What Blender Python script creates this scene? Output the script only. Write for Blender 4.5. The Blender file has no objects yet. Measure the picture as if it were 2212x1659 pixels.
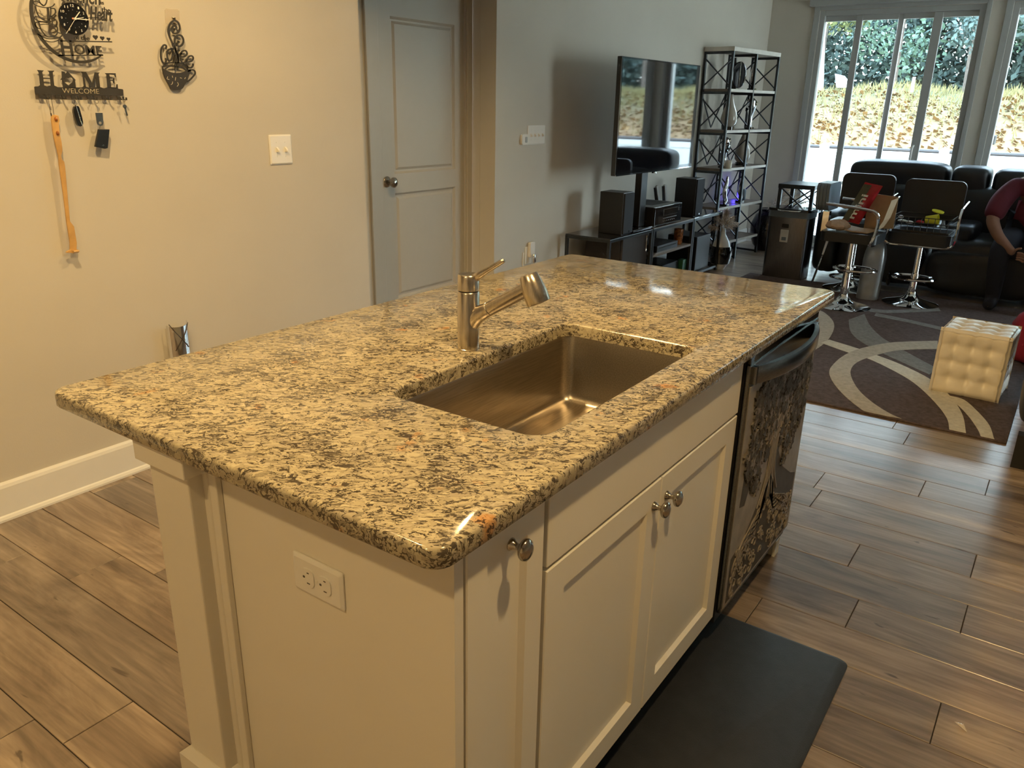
import bpy, bmesh, math, random
from mathutils import Vector, Matrix
from mathutils.geometry import tessellate_polygon
rnd = random.Random(7)
sc = bpy.context.scene
C = sc.collection
PI = math.pi
EXPO = 0.0
SKY = 15.5
SUN = 3.5
CANW = 110
SUNDIR = (-0.45, -0.50, 0.75)
# ------------------------------------------------------------------ camera
cam = bpy.data.objects.new('camera', bpy.data.cameras.new('camera')); C.objects.link(cam)
right = Vector((0.577618, -0.816095, 0.018614)); up = Vector((0.262958, 0.207607, 0.942206)); fwd = Vector((0.772794, 0.539340, -0.334516))
m = Matrix.Identity(4)
for i in range(3):
    m[i][0] = right[i]; m[i][1] = up[i]; m[i][2] = -fwd[i]
m[0][3], m[1][3], m[2][3] = -0.6507, -0.5608, 1.4450
cam.matrix_world = m
cam.data.sensor_width = 36; cam.data.lens = 36 * 1706.0 / 2212; cam.data.clip_start = 0.02; cam.data.clip_end = 500
sc.camera = cam
sc.view_settings.view_transform = 'Standard'; sc.view_settings.look = 'None'; sc.view_settings.gamma = 1
sc.view_settings.use_curve_mapping = False
sc.view_settings.exposure = EXPO
# ------------------------------------------------------------------ sky, sun, lights
w = bpy.data.worlds.new('sky'); sc.world = w; w.use_nodes = True
nt = w.node_tree; nt.nodes.clear()
bg = nt.nodes.new('ShaderNodeBackground'); out = nt.nodes.new('ShaderNodeOutputWorld')
tc = nt.nodes.new('ShaderNodeTexCoord'); sx = nt.nodes.new('ShaderNodeSeparateXYZ'); cr = nt.nodes.new('ShaderNodeValToRGB')
nt.links.new(tc.outputs['Generated'], sx.inputs[0]); nt.links.new(sx.outputs['Z'], cr.inputs[0])
cr.color_ramp.elements[0].position = 0.0; cr.color_ramp.elements[0].color = (0.95, 0.98, 1.0, 1)
cr.color_ramp.elements[1].position = 0.8; cr.color_ramp.elements[1].color = (0.50, 0.70, 1.0, 1)
nt.links.new(cr.outputs[0], bg.inputs[0]); bg.inputs[1].default_value = SKY
nt.links.new(bg.outputs[0], out.inputs[0])
def light(name, kind, loc, energy, color, size=None, rot=None, **kw):
    l = bpy.data.lights.new(name, kind); l.energy = energy; l.color = color
    if kind == 'AREA': l.shape = kw.pop('shape', 'DISK'); l.size = size
    elif kind in ('POINT', 'SPOT'): l.shadow_soft_size = size or 0.05
    for k, v in kw.items(): setattr(l, k, v)
    o = bpy.data.objects.new(name, l); C.objects.link(o); o.location = loc
    if rot: o.rotation_euler = rot
    return o
sun = light('sun', 'SUN', (0, 0, 20), SUN, (1.0, 0.93, 0.82)); sun.data.angle = 0.02
sun.rotation_euler = Vector(SUNDIR).to_track_quat('Z', 'Y').to_euler()
WARM = (1.0, 0.68, 0.29)
CANS = [(0.25, -0.70), (0.25, 1.15), (-1.4, 0.3), (1.65, 1.05)]
for i, (x, y) in enumerate(CANS):
    light('ceiling_lamp_light', 'SPOT', (x, y, 2.70), CANW * (1.0, 1.08, 0.62, 0.62)[i], WARM, 0.05, None, spot_size=2.5, spot_blend=0.35)
# portals guide the daylight through the glazing
p = light('window_portal', 'AREA', (7.15, -4.27, 1.25), 1, (1, 1, 1), 1.5, (-PI / 2, 0, 0), shape='RECTANGLE'); p.data.size_y = 2.4; p.data.cycles.is_portal = True  # this one serves the added right-wall window
for (yc, wy) in ((1.27, 1.50), (-1.625, 3.85)):
    p = light('window_portal', 'AREA', (8.58, yc, 1.2), 1, (1, 1, 1), 1.0, (0, -PI / 2, 0) if False else (0, PI / 2, 0), shape='RECTANGLE')
    p.data.size = 2.4; p.data.size_y = wy; p.data.cycles.is_portal = True

# ------------------------------------------------------------------ materials
MATS = {}
def new_mat(name):
    mt = bpy.data.materials.new(name); mt.use_nodes = True; MATS[name] = mt
    return mt, mt.node_tree, mt.node_tree.nodes['Principled BSDF']
def setp(b, **kw):
    for k, v in kw.items():
        b.inputs[k].default_value = v
def pm(name, col, rough=0.5, metal=0.0, spec=0.5, coat=0.0, noise=0.06, nscale=18.0, bump=0.0, bscale=60.0, **extra):
    """procedural paint/plastic/metal: base colour with a little noise mottling and optional bump"""
    mt, nt, b = new_mat(name)
    tcn = nt.nodes.new('ShaderNodeTexCoord')
    n = nt.nodes.new('ShaderNodeTexNoise'); n.inputs['Scale'].default_value = nscale; n.inputs['Detail'].default_value = 4
    nt.links.new(tcn.outputs['Object'], n.inputs['Vector'])
    r = nt.nodes.new('ShaderNodeValToRGB')
    lo = tuple(c * (1 - noise) for c in col) + (1,); hi = tuple(min(1, c * (1 + noise)) for c in col) + (1,)
    r.color_ramp.elements[0].color = lo; r.color_ramp.elements[1].color = hi
    r.color_ramp.elements[0].position = 0.3; r.color_ramp.elements[1].position = 0.7
    nt.links.new(n.outputs['Fac'], r.inputs[0]); nt.links.new(r.outputs[0], b.inputs['Base Color'])
    setp(b, Roughness=rough, Metallic=metal)
    b.inputs['Specular IOR Level'].default_value = spec; b.inputs['Coat Weight'].default_value = coat
    for k, v in extra.items(): b.inputs[k.replace('_', ' ')].default_value = v
    if bump:
        n2 = nt.nodes.new('ShaderNodeTexNoise'); n2.inputs['Scale'].default_value = bscale; n2.inputs['Detail'].default_value = 3
        nt.links.new(tcn.outputs['Object'], n2.inputs['Vector'])
        bp = nt.nodes.new('ShaderNodeBump'); bp.inputs['Strength'].default_value = bump; bp.inputs['Distance'].default_value = 0.002
        nt.links.new(n2.outputs['Fac'], bp.inputs['Height']); nt.links.new(bp.outputs[0], b.inputs['Normal'])
    return mt
def mapping(nt, scale, rot=(0, 0, 0), src='pos'):
    if src == 'pos':
        g = nt.nodes.new('ShaderNodeNewGeometry'); o = g.outputs['Position']
    else:
        g = nt.nodes.new('ShaderNodeTexCoord'); o = g.outputs['Object']
    mp = nt.nodes.new('ShaderNodeMapping'); mp.inputs['Scale'].default_value = scale; mp.inputs['Rotation'].default_value = rot
    nt.links.new(o, mp.inputs[0]); return mp
def ramp(nt, stops, inp):
    r = nt.nodes.new('ShaderNodeValToRGB'); e = r.color_ramp.elements
    while len(e) < len(stops): e.new(0.5)
    for k, (p, c) in enumerate(stops):
        e[k].position = p; e[k].color = tuple(c) + (1,)
    nt.links.new(inp, r.inputs[0]); return r
def mix(nt, fac, a, b):
    mx = nt.nodes.new('ShaderNodeMix'); mx.data_type = 'RGBA'
    for s, v in ((mx.inputs[0], fac), (mx.inputs[6], a), (mx.inputs[7], b)):
        if hasattr(v, 'node'): nt.links.new(v, s)
        elif isinstance(v, (int, float)): s.default_value = v
        else: s.default_value = tuple(v) + (1,)
    return mx.outputs[2]
pm('wall_paint', (0.60, 0.56, 0.49), 0.75, noise=0.02, nscale=3, bump=0.12, bscale=260, spec=0.3)
pm('ceiling_paint', (0.80, 0.79, 0.75), 0.9, noise=0.02)
pm('trim_white', (0.80, 0.79, 0.76), 0.35, noise=0.01)
pm('door_paint_shaded', (0.50, 0.465, 0.40), 0.4, noise=0.01)  # trim-like paint darkened, recess shade put into the colour
pm('cabinet_white', (0.80, 0.76, 0.67), 0.38, noise=0.012, nscale=5, coat=0.1)
pm('plate_white', (0.82, 0.80, 0.75), 0.3, noise=0.01)
pm('plate_slot', (0.10, 0.09, 0.08), 0.6)
pm('nickel', (0.46, 0.42, 0.36), 0.16, 1.0, noise=0.04)
pm('chrome', (0.82, 0.83, 0.85), 0.05, 1.0, noise=0.02)
pm('black_metal', (0.035, 0.032, 0.028), 0.55, 0.0, noise=0.2, bump=0.1)
pm('dark_frame', (0.045, 0.050, 0.055), 0.32, 0.6, noise=0.15)
pm('black_plastic', (0.012, 0.012, 0.014), 0.35, noise=0.1)
pm('black_gloss', (0.010, 0.010, 0.012), 0.08, coat=0.5, noise=0.1)
pm('grille_cloth', (0.018, 0.020, 0.026), 0.85, noise=0.25, nscale=300)
pm('leather_black', (0.010, 0.013, 0.018), 0.42, noise=0.25, nscale=6, bump=0.35, bscale=90)
pm('leather_cream', (0.80, 0.73, 0.60), 0.34, noise=0.05, nscale=8, bump=0.2, bscale=80)
pm('rubber_mat', (0.028, 0.030, 0.035), 0.48, noise=0.15, nscale=30, bump=0.35, bscale=400)
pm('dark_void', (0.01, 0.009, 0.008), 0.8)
pm('shelf_wood', (0.20, 0.155, 0.12), 0.38, noise=0.2, nscale=9)
pm('shelf_edge', (0.58, 0.54, 0.47), 0.5, noise=0.1, nscale=9)
pm('brown_panel', (0.035, 0.026, 0.022), 0.4, noise=0.15)
pm('bamboo', (0.60, 0.36, 0.13), 0.32, noise=0.16, nscale=20, coat=0.3)
pm('bead_wood', (0.36, 0.12, 0.025), 0.2, noise=0.15, coat=0.5)
pm('white_print', (0.85, 0.83, 0.78), 0.5, noise=0.01)
pm('pink_hub', (0.75, 0.35, 0.25), 0.4)
pm('cream_wax', (0.68, 0.60, 0.42), 0.5)
pm('cardboard', (0.42, 0.29, 0.165), 0.8, noise=0.08)
pm('paper_bag', (0.50, 0.36, 0.26), 0.7, noise=0.12, bump=0.5, bscale=25)
pm('red_bag', (0.42, 0.02, 0.03), 0.25, noise=0.15, bump=0.3, bscale=20)
pm('dark_green_bag', (0.06, 0.07, 0.05), 0.3, noise=0.15)
pm('yellow_plastic', (0.70, 0.68, 0.05), 0.3, noise=0.05)
pm('silver_plastic', (0.42, 0.44, 0.45), 0.3, 0.5, noise=0.05)
pm('label_paper', (0.60, 0.60, 0.56), 0.6)
pm('grey_vinyl', (0.13, 0.17, 0.21), 0.35, noise=0.06)
pm('skin', (0.30, 0.155, 0.10), 0.5, noise=0.06, Subsurface_Weight=0.0)
pm('maroon_cloth', (0.14, 0.022, 0.04), 0.85, noise=0.15, nscale=12, bump=0.3, bscale=40)
pm('red_cloth', (0.30, 0.012, 0.03), 0.85, noise=0.15, bump=0.3, bscale=40)
pm('navy_cloth', (0.010, 0.012, 0.022), 0.9, noise=0.15)
pm('hair_black', (0.01, 0.008, 0.007), 0.5)
pm('tan_ceramic', (0.40, 0.35, 0.29), 0.22, noise=0.1, coat=0.4)
pm('white_ceramic', (0.75, 0.76, 0.76), 0.2, noise=0.03, coat=0.4)
pm('pampas_tan', (0.58, 0.46, 0.36), 0.9, noise=0.25, nscale=40)
pm('pampas_pale', (0.68, 0.62, 0.53), 0.9, noise=0.2, nscale=40)
pm('amber_glass', (0.28, 0.09, 0.02), 0.1, noise=0.6, nscale=60, coat=0.5)
pm('vinyl_fence', (0.645, 0.66, 0.675), 0.4, noise=0.01)
pm('bark', (0.16, 0.13, 0.11), 0.9, noise=0.3, nscale=14)
pm('bark_pale', (0.38, 0.36, 0.33), 0.9, noise=0.25, nscale=14)
pm('leaf_green_hazy', (0.10, 0.17, 0.12), 0.7, noise=0.4, nscale=3)  # foliage lightened and blued, haze put into the colour
pm('leaf_yellow', (0.13, 0.15, 0.05), 0.7, noise=0.35, nscale=3)
pm('leaf_dark_hazy', (0.075, 0.115, 0.105), 0.8, noise=0.4, nscale=3)  # same haze tint mixed into the darker foliage
pm('dry_grass', (0.18, 0.1575, 0.0638), 0.9, noise=0.3, nscale=2)
pm('fallen_leaf', (0.2338, 0.1375, 0.0516), 0.8, noise=0.5, nscale=1.7)
pm('window_vinyl', (0.42, 0.43, 0.42), 0.4, noise=0.02)
pm('rug_brown', (0.085, 0.060, 0.058), 0.95, noise=0.35, nscale=45, bump=0.8, bscale=300)
pm('rug_beige', (0.44, 0.40, 0.34), 0.95, noise=0.14, nscale=45, bump=0.8, bscale=300)
pm('rug_grey', (0.20, 0.20, 0.20), 0.95, noise=0.2, nscale=45, bump=0.8, bscale=300)
pm('rug_cream', (0.60, 0.57, 0.49), 0.95, noise=0.12, nscale=45, bump=0.8, bscale=300)
pm('art_light', (0.34, 0.31, 0.27), 0.4, noise=0.2, nscale=20, metal=0.3)
pm('art_mid', (0.19, 0.17, 0.145), 0.45, noise=0.3, nscale=30, metal=0.2)
pm('art_pale', (0.30, 0.265, 0.225), 0.4, noise=0.15, nscale=20, metal=0.2)
pm('art_dark', (0.055, 0.050, 0.045), 0.5, noise=0.3, nscale=30)
pm('sunburst_metal', (0.55, 0.55, 0.56), 0.15, 1.0)
pm('green_display', (0.02, 0.10, 0.05), 0.4)
# clear sticky pad
mt, nt, b = new_mat('clear_pad'); setp(b, Roughness=0.12, Alpha=0.35); b.inputs['Base Color'].default_value = (0.8, 0.72, 0.62, 1)
# brushed steels
def brushed(name, col, rough, scale, aniso=0.0, wear=0.0):
    mt, nt, b = new_mat(name)
    mp = mapping(nt, scale, src='obj')
    n = nt.nodes.new('ShaderNodeTexNoise'); n.inputs['Scale'].default_value = 1.0; n.inputs['Detail'].default_value = 3
    nt.links.new(mp.outputs[0], n.inputs['Vector'])
    r = ramp(nt, [(0.35, tuple(c * 0.86 for c in col)), (0.65, tuple(min(1, c * 1.1) for c in col))], n.outputs['Fac'])
    nt.links.new(r.outputs[0], b.inputs['Base Color'])
    setp(b, Metallic=1.0, Roughness=rough)
    bp = nt.nodes.new('ShaderNodeBump'); bp.inputs['Strength'].default_value = 0.12; bp.inputs['Distance'].default_value = 0.0006
    nt.links.new(n.outputs['Fac'], bp.inputs['Height']); nt.links.new(bp.outputs[0], b.inputs['Normal'])
brushed('brushed_nickel', (0.60, 0.54, 0.46), 0.24, (400, 400, 10))
brushed('sink_steel', (0.46, 0.41, 0.34), 0.30, (12, 300, 300))
brushed('dark_steel', (0.20, 0.205, 0.21), 0.24, (12, 300, 300))
brushed('bin_steel', (0.22, 0.22, 0.23), 0.24, (200, 200, 12))
# tv screen
mt, nt, b = new_mat('tv_screen'); setp(b, Roughness=0.03); b.inputs['Base Color'].default_value = (0.006, 0.006, 0.008, 1)
b.inputs['IOR'].default_value = 2.1; b.inputs['Coat Weight'].default_value = 0.6; b.inputs['Coat IOR'].default_value = 1.9
nz = nt.nodes.new('ShaderNodeTexNoise'); nz.inputs['Scale'].default_value = 1.2
bp = nt.nodes.new('ShaderNodeBump'); bp.inputs['Strength'].default_value = 0.05; bp.inputs['Distance'].default_value = 0.01
nt.links.new(nz.outputs['Fac'], bp.inputs['Height']); nt.links.new(bp.outputs[0], b.inputs['Normal'])
# blue led
mt, nt, b = new_mat('blue_light'); b.inputs['Emission Color'].default_value = (0.08, 0.06, 1.0, 1); b.inputs['Emission Strength'].default_value = 3.0
b.inputs['Base Color'].default_value = (0.05, 0.05, 0.4, 1)
mt, nt, b = new_mat('lamp_glow'); b.inputs['Emission Color'].default_value = (1.0, 0.70, 0.40, 1); b.inputs['Emission Strength'].default_value = 6.0
# window glass
mt, nt, b = new_mat('window_glass'); nt.nodes.remove(b)
tr = nt.nodes.new('ShaderNodeBsdfTransparent'); tr.inputs[0].default_value = (0.90, 0.96, 0.95, 1)
gl = nt.nodes.new('ShaderNodeBsdfGlossy'); gl.inputs['Roughness'].default_value = 0.02
fr = nt.nodes.new('ShaderNodeFresnel'); fr.inputs[0].default_value = 1.45
ms = nt.nodes.new('ShaderNodeMixShader'); nt.links.new(fr.outputs[0], ms.inputs[0]); nt.links.new(tr.outputs[0], ms.inputs[1]); nt.links.new(gl.outputs[0], ms.inputs[2])
nt.links.new(ms.outputs[0], nt.nodes['Material Output'].inputs[0])
# granite
mt, nt, b = new_mat('granite')
def noise(nt, vec, scale, detail=3, dist=0.0, rough=0.5):
    n = nt.nodes.new('ShaderNodeTexNoise'); n.inputs['Scale'].default_value = scale; n.inputs['Detail'].default_value = detail
    n.inputs['Distortion'].default_value = dist; n.inputs['Roughness'].default_value = rough
    nt.links.new(vec, n.inputs['Vector']); return n
def math_(nt, op, a, b2=None, clamp=False):
    n = nt.nodes.new('ShaderNodeMath'); n.operation = op; n.use_clamp = clamp
    for s, v in ((n.inputs[0], a), (n.inputs[1], b2)):
        if v is None: continue
        if hasattr(v, 'node'): nt.links.new(v, s)
        else: s.default_value = v
    return n.outputs[0]
g1 = mapping(nt, (1, 1, 1), (0, 0, math.radians(54.7)))           # x axis along the flow of the grain
g0 = mapping(nt, (1, 1, 1))
ga = nt.nodes.new('ShaderNodeMapping'); ga.inputs['Scale'].default_value = (0.62, 1.2, 1.0); nt.links.new(g1.outputs[0], ga.inputs[0])
warp = noise(nt, ga.outputs[0], 34, 4)
wv = nt.nodes.new('ShaderNodeVectorMath'); wv.operation = 'SCALE'; wv.inputs['Scale'].default_value = 0.050
nt.links.new(warp.outputs['Color'], wv.inputs[0])
wa = nt.nodes.new('ShaderNodeVectorMath'); wa.operation = 'ADD'; nt.links.new(ga.outputs[0], wa.inputs[0]); nt.links.new(wv.outputs[0], wa.inputs[1])
vo = nt.nodes.new('ShaderNodeTexVoronoi'); vo.feature = 'DISTANCE_TO_EDGE'; vo.inputs['Scale'].default_value = 125; nt.links.new(wa.outputs[0], vo.inputs['Vector'])
vc = nt.nodes.new('ShaderNodeTexVoronoi'); vc.inputs['Scale'].default_value = 125; nt.links.new(wa.outputs[0], vc.inputs['Vector'])
big = noise(nt, g0.outputs[0], 11, 3)
brk = noise(nt, wa.outputs[0], 95, 4)                              # breaks the dark outlines up
edge = math_(nt, 'ADD', vo.outputs['Distance'], math_(nt, 'MULTIPLY', math_(nt, 'SUBTRACT', brk.outputs['Fac'], 0.47), 1.2))
edge = ramp(nt, [(0.045, (1, 1, 1)), (0.095, (0, 0, 0))], math_(nt, 'SUBTRACT', edge, math_(nt, 'MULTIPLY', math_(nt, 'SUBTRACT', big.outputs['Fac'], 0.5), 0.32))).outputs[0]
cc = nt.nodes.new('ShaderNodeSeparateColor'); nt.links.new(vc.outputs['Color'], cc.inputs[0])
cell = ramp(nt, [(0.0, (0.21, 0.18, 0.13)), (0.2, (0.38, 0.325, 0.22)), (0.6, (0.50, 0.435, 0.295)), (0.85, (0.34, 0.29, 0.21)), (1.0, (0.47, 0.41, 0.30))], cc.outputs[0]).outputs[0]
fleck = noise(nt, wa.outputs[0], 240, 4, 0.5)
fl = ramp(nt, [(0.605, (0, 0, 0)), (0.645, (1, 1, 1))], math_(nt, 'ADD', fleck.outputs['Fac'], math_(nt, 'MULTIPLY', math_(nt, 'SUBTRACT', big.outputs['Fac'], 0.5), 0.55))).outputs[0]
dark = mix(nt, noise(nt, g0.outputs[0], 40, 2).outputs['Fac'], (0.022, 0.018, 0.014), (0.12, 0.096, 0.070))
c1 = mix(nt, edge, cell, dark)
c2 = mix(nt, fl, c1, dark)
rust = ramp(nt, [(0.66, (0, 0, 0)), (0.74, (0.75, 0.75, 0.75))], noise(nt, g0.outputs[0], 14, 4).outputs['Fac']).outputs[0]
c3 = mix(nt, rust, c2, mix(nt, edge, (0.50, 0.24, 0.075), (0.08, 0.04, 0.02)))
nt.links.new(c3, b.inputs['Base Color'])
rr = ramp(nt, [(0.3, (0.07,) * 3), (0.7, (0.14,) * 3)], noise(nt, g0.outputs[0], 30, 2).outputs['Fac'])
nt.links.new(rr.outputs[0], b.inputs['Roughness']); b.inputs['IOR'].default_value = 1.55
# wood planks
mt, nt, b = new_mat('plank_wood')
oi = nt.nodes.new('ShaderNodeObjectInfo')
g0 = nt.nodes.new('ShaderNodeNewGeometry')
cx = nt.nodes.new('ShaderNodeCombineXYZ'); nt.links.new(math_(nt, 'MULTIPLY', oi.outputs['Random'], 37.0), cx.inputs[0]); nt.links.new(math_(nt, 'MULTIPLY', oi.outputs['Random'], 91.0), cx.inputs[1])
ad = nt.nodes.new('ShaderNodeVectorMath'); ad.operation = 'ADD'; nt.links.new(g0.outputs['Position'], ad.inputs[0]); nt.links.new(cx.outputs[0], ad.inputs[1])
mp = nt.nodes.new('ShaderNodeMapping'); mp.inputs['Scale'].default_value = (9, 1.5, 1); nt.links.new(ad.outputs[0], mp.inputs[0])
n1 = noise(nt, mp.outputs[0], 1.0, 5, 1.2, 0.6)
mp2 = nt.nodes.new('ShaderNodeMapping'); mp2.inputs['Scale'].default_value = (60, 3, 1); nt.links.new(ad.outputs[0], mp2.inputs[0])
n2 = noise(nt, mp2.outputs[0], 1.0, 4, 0.6)
mp3 = nt.nodes.new('ShaderNodeMapping'); mp3.inputs['Scale'].default_value = (3.2, 1.1, 1); nt.links.new(ad.outputs[0], mp3.inputs[0])
n3 = noise(nt, mp3.outputs[0], 1.0, 3, 0.8)
cA = ramp(nt, [(0.30, (0.11, 0.076, 0.054)), (0.42, (0.22, 0.165, 0.125)), (0.55, (0.34, 0.270, 0.210)), (0.70, (0.50, 0.40, 0.305))], n1.outputs['Fac']).outputs[0]
cB = ramp(nt, [(0.3, (0.16, 0.124, 0.098)), (0.7, (0.37, 0.305, 0.25))], n3.outputs['Fac']).outputs[0]
cw = mix(nt, 0.30, cA, cB)
fine = ramp(nt, [(0.35, (0.72, 0.71, 0.70)), (0.65, (1.06, 1.05, 1.04))], n2.outputs['Fac']).outputs[0]
mm = nt.nodes.new('ShaderNodeMix'); mm.data_type = 'RGBA'; mm.blend_type = 'MULTIPLY'; mm.inputs[0].default_value = 1.0
nt.links.new(cw, mm.inputs[6]); nt.links.new(fine, mm.inputs[7])
tint = ramp(nt, [(0.0, (0.72, 0.72, 0.74)), (0.5, (0.95, 0.93, 0.90)), (1.0, (1.15, 1.10, 1.04))], oi.outputs['Random']).outputs[0]
m2 = nt.nodes.new('ShaderNodeMix'); m2.data_type = 'RGBA'; m2.blend_type = 'MULTIPLY'; m2.inputs[0].default_value = 1.0
nt.links.new(mm.outputs[2], m2.inputs[6]); nt.links.new(tint, m2.inputs[7])
knots = noise(nt, ad.outputs[0], 7, 2, 0.3)
mp4 = nt.nodes.new('ShaderNodeMapping'); mp4.inputs['Scale'].default_value = (26, 7, 1); nt.links.new(ad.outputs[0], mp4.inputs[0])
kf = ramp(nt, [(0.69, (0, 0, 0)), (0.74, (0.85, 0.85, 0.85))], noise(nt, mp4.outputs[0], 1.0, 3, 0.5).outputs['Fac']).outputs[0]
nt.links.new(mix(nt, kf, m2.outputs[2], (0.075, 0.052, 0.040)), b.inputs['Base Color'])
setp(b, Roughness=0.34); b.inputs['Coat Weight'].default_value = 0.55; b.inputs['Coat Roughness'].default_value = 0.22; b.inputs['Coat IOR'].default_value = 1.6
bp = nt.nodes.new('ShaderNodeBump'); bp.inputs['Strength'].default_value = 0.15; bp.inputs['Distance'].default_value = 0.001
nt.links.new(n2.outputs['Fac'], bp.inputs['Height']); nt.links.new(bp.outputs[0], b.inputs['Normal'])
# hill ground
mt, nt, b = new_mat('hill_ground')
gg = mapping(nt, (1, 1, 1))
sz = nt.nodes.new('ShaderNodeSeparateXYZ'); nt.links.new(gg.outputs[0], sz.inputs[0])
hz = math_(nt, 'ADD', sz.outputs[2], math_(nt, 'MULTIPLY', noise(nt, gg.outputs[0], 0.5, 4).outputs['Fac'], 1.6))
base = ramp(nt, [(0.0, (0.10, 0.047, 0.02)), (0.45, (0.20, 0.112, 0.048)), (0.7, (0.28, 0.19, 0.10)), (1.0, (0.115, 0.07, 0.035))], noise(nt, gg.outputs[0], 3.5, 6, 0.5, 0.7).outputs['Fac']).outputs[0]
gr = ramp(nt, [(0.3, (0.06, 0.06, 0.022)), (0.7, (0.12, 0.11, 0.05))], noise(nt, gg.outputs[0], 5, 5).outputs['Fac']).outputs[0]
hzr = math_(nt, 'MULTIPLY', math_(nt, 'SUBTRACT', hz, 1.5), 0.8, True)
nt.links.new(mix(nt, hzr, base, gr), b.inputs['Base Color']); setp(b, Roughness=0.9)
M = MATS

# ------------------------------------------------------------------ geometry helpers
class MB:
    def __init__(s): s.v = []; s.f = []
    def add(s, vs, fs):
        n = len(s.v); s.v += [tuple(v) for v in vs]; s.f += [tuple(i + n for i in f) for f in fs]; return s
    def box(s, x0, x1, y0, y1, z0, z1):
        return s.add([(x0, y0, z0), (x1, y0, z0), (x1, y1, z0), (x0, y1, z0), (x0, y0, z1), (x1, y0, z1), (x1, y1, z1), (x0, y1, z1)],
                     [(0, 3, 2, 1), (4, 5, 6, 7), (0, 1, 5, 4), (1, 2, 6, 5), (2, 3, 7, 6), (3, 0, 4, 7)])
    def beam(s, p, q, w, t=None, upv=(0, 0, 1)):
        p, q = Vector(p), Vector(q); t = t or w; d = (q - p).normalized(); u = Vector(upv)
        if abs(d.dot(u)) > 0.98: u = Vector((1, 0, 0))
        a = d.cross(u).normalized() * w / 2; b_ = d.cross(a).normalized() * t / 2
        vs = [p + i * a + j * b_ for i, j in ((-1, -1), (1, -1), (1, 1), (-1, 1))] + [q + i * a + j * b_ for i, j in ((-1, -1), (1, -1), (1, 1), (-1, 1))]
        return s.add(vs, [(0, 3, 2, 1), (4, 5, 6, 7), (0, 1, 5, 4), (1, 2, 6, 5), (2, 3, 7, 6), (3, 0, 4, 7)])
    def tube(s, pts, r, seg=10, closed=False, cap=True):
        pts = [Vector(p) for p in pts]; n = len(pts); rs = r if isinstance(r, (list, tuple)) else [r] * n
        vs = []; prev = None
        for i, p in enumerate(pts):
            a = pts[(i - 1) % n] if (closed or i > 0) else p; b_ = pts[(i + 1) % n] if (closed or i < n - 1) else p
            d = (b_ - a).normalized()
            if prev is None:
                u = Vector((0, 0, 1)) if abs(d.z) < 0.9 else Vector((1, 0, 0))
                nrm = d.cross(u).normalized()
            else:
                nrm = (prev - d * prev.dot(d)).normalized()
            prev = nrm; bn = d.cross(nrm)
            for k in range(seg):
                t = 2 * PI * k / seg; vs.append(p + (nrm * math.cos(t) + bn * math.sin(t)) * rs[i])
        fs = []
        for i in range(n if closed else n - 1):
            j = (i + 1) % n
            for k in range(seg):
                l = (k + 1) % seg; fs.append((i * seg + k, i * seg + l, j * seg + l, j * seg + k))
        if cap and not closed:
            fs.append(tuple(range(seg))[::-1]); fs.append(tuple((n - 1) * seg + k for k in range(seg)))
        return s.add(vs, fs)
    def lathe(s, prof, c=(0, 0, 0), seg=28, axis=(0, 0, 1), sy=1.0):
        ax = Vector(axis).normalized(); u = Vector((1, 0, 0)) if abs(ax.x) < 0.9 else Vector((0, 1, 0))
        a = (u - ax * u.dot(ax)).normalized(); b_ = ax.cross(a); c = Vector(c); vs = []
        for (r, h) in prof:
            for k in range(seg):
                t = 2 * PI * k / seg; vs.append(c + ax * h + a * math.cos(t) * r + b_ * math.sin(t) * r * sy)
        fs = []
        for i in range(len(prof) - 1):
            for k in range(seg):
                l = (k + 1) % seg; fs.append((i * seg + k, i * seg + l, (i + 1) * seg + l, (i + 1) * seg + k))
        fs.append(tuple(range(seg))[::-1]); fs.append(tuple((len(prof) - 1) * seg + k for k in range(seg)))
        return s.add(vs, fs)
    def ell(s, c, r, seg=16, rings=8):
        vs = []; fs = []
        for i in range(rings + 1):
            ph = PI * i / rings
            for k in range(seg):
                t = 2 * PI * k / seg
                vs.append((c[0] + r[0] * math.sin(ph) * math.cos(t), c[1] + r[1] * math.sin(ph) * math.sin(t), c[2] + r[2] * math.cos(ph)))
        for i in range(rings):
            for k in range(seg):
                l = (k + 1) % seg; fs.append((i * seg + k, (i + 1) * seg + k, (i + 1) * seg + l, i * seg + l))
        return s.add(vs, fs)
    def prism(s, loops, fn, a, b_):
        """polygon (with holes) given in 2-D, fn(u, v, w) gives the 3-D point, extruded from w=a to w=b"""
        if not isinstance(loops[0][0], (tuple, list)): loops = [loops]
        flat = [p for l in loops for p in l]
        tri = tessellate_polygon([[Vector((p[0], p[1], 0)) for p in l] for l in loops])
        n = len(flat); vs = [fn(p[0], p[1], a) for p in flat] + [fn(p[0], p[1], b_) for p in flat]
        fs = [tuple(t) for t in tri] + [tuple(i + n for i in t)[::-1] for t in tri]; o = 0
        for l in loops:
            k = len(l)
            for i in range(k): j = (i + 1) % k; fs.append((o + i, o + j, o + j + n, o + i + n))
            o += k
        return s.add(vs, fs)
    def ribbon(s, pts, w, fn, a, b_, closed=False, sub=4, taper=False):
        pts = smooth(pts, sub, closed); n = len(pts); L = []; R_ = []
        for i, p in enumerate(pts):
            q0 = pts[(i - 1) % n] if (closed or i) else p; q1 = pts[(i + 1) % n] if (closed or i < n - 1) else p
            dx, dy = q1[0] - q0[0], q1[1] - q0[1]; l = math.hypot(dx, dy) or 1; ww = w / 2
            if taper: ww *= (1 - 0.85 * abs(2 * i / (n - 1) - 1) ** 2) if taper == 2 else (1 - 0.8 * i / (n - 1))
            L.append((p[0] - dy / l * ww, p[1] + dx / l * ww)); R_.append((p[0] + dy / l * ww, p[1] - dx / l * ww))
        vs = []
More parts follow.
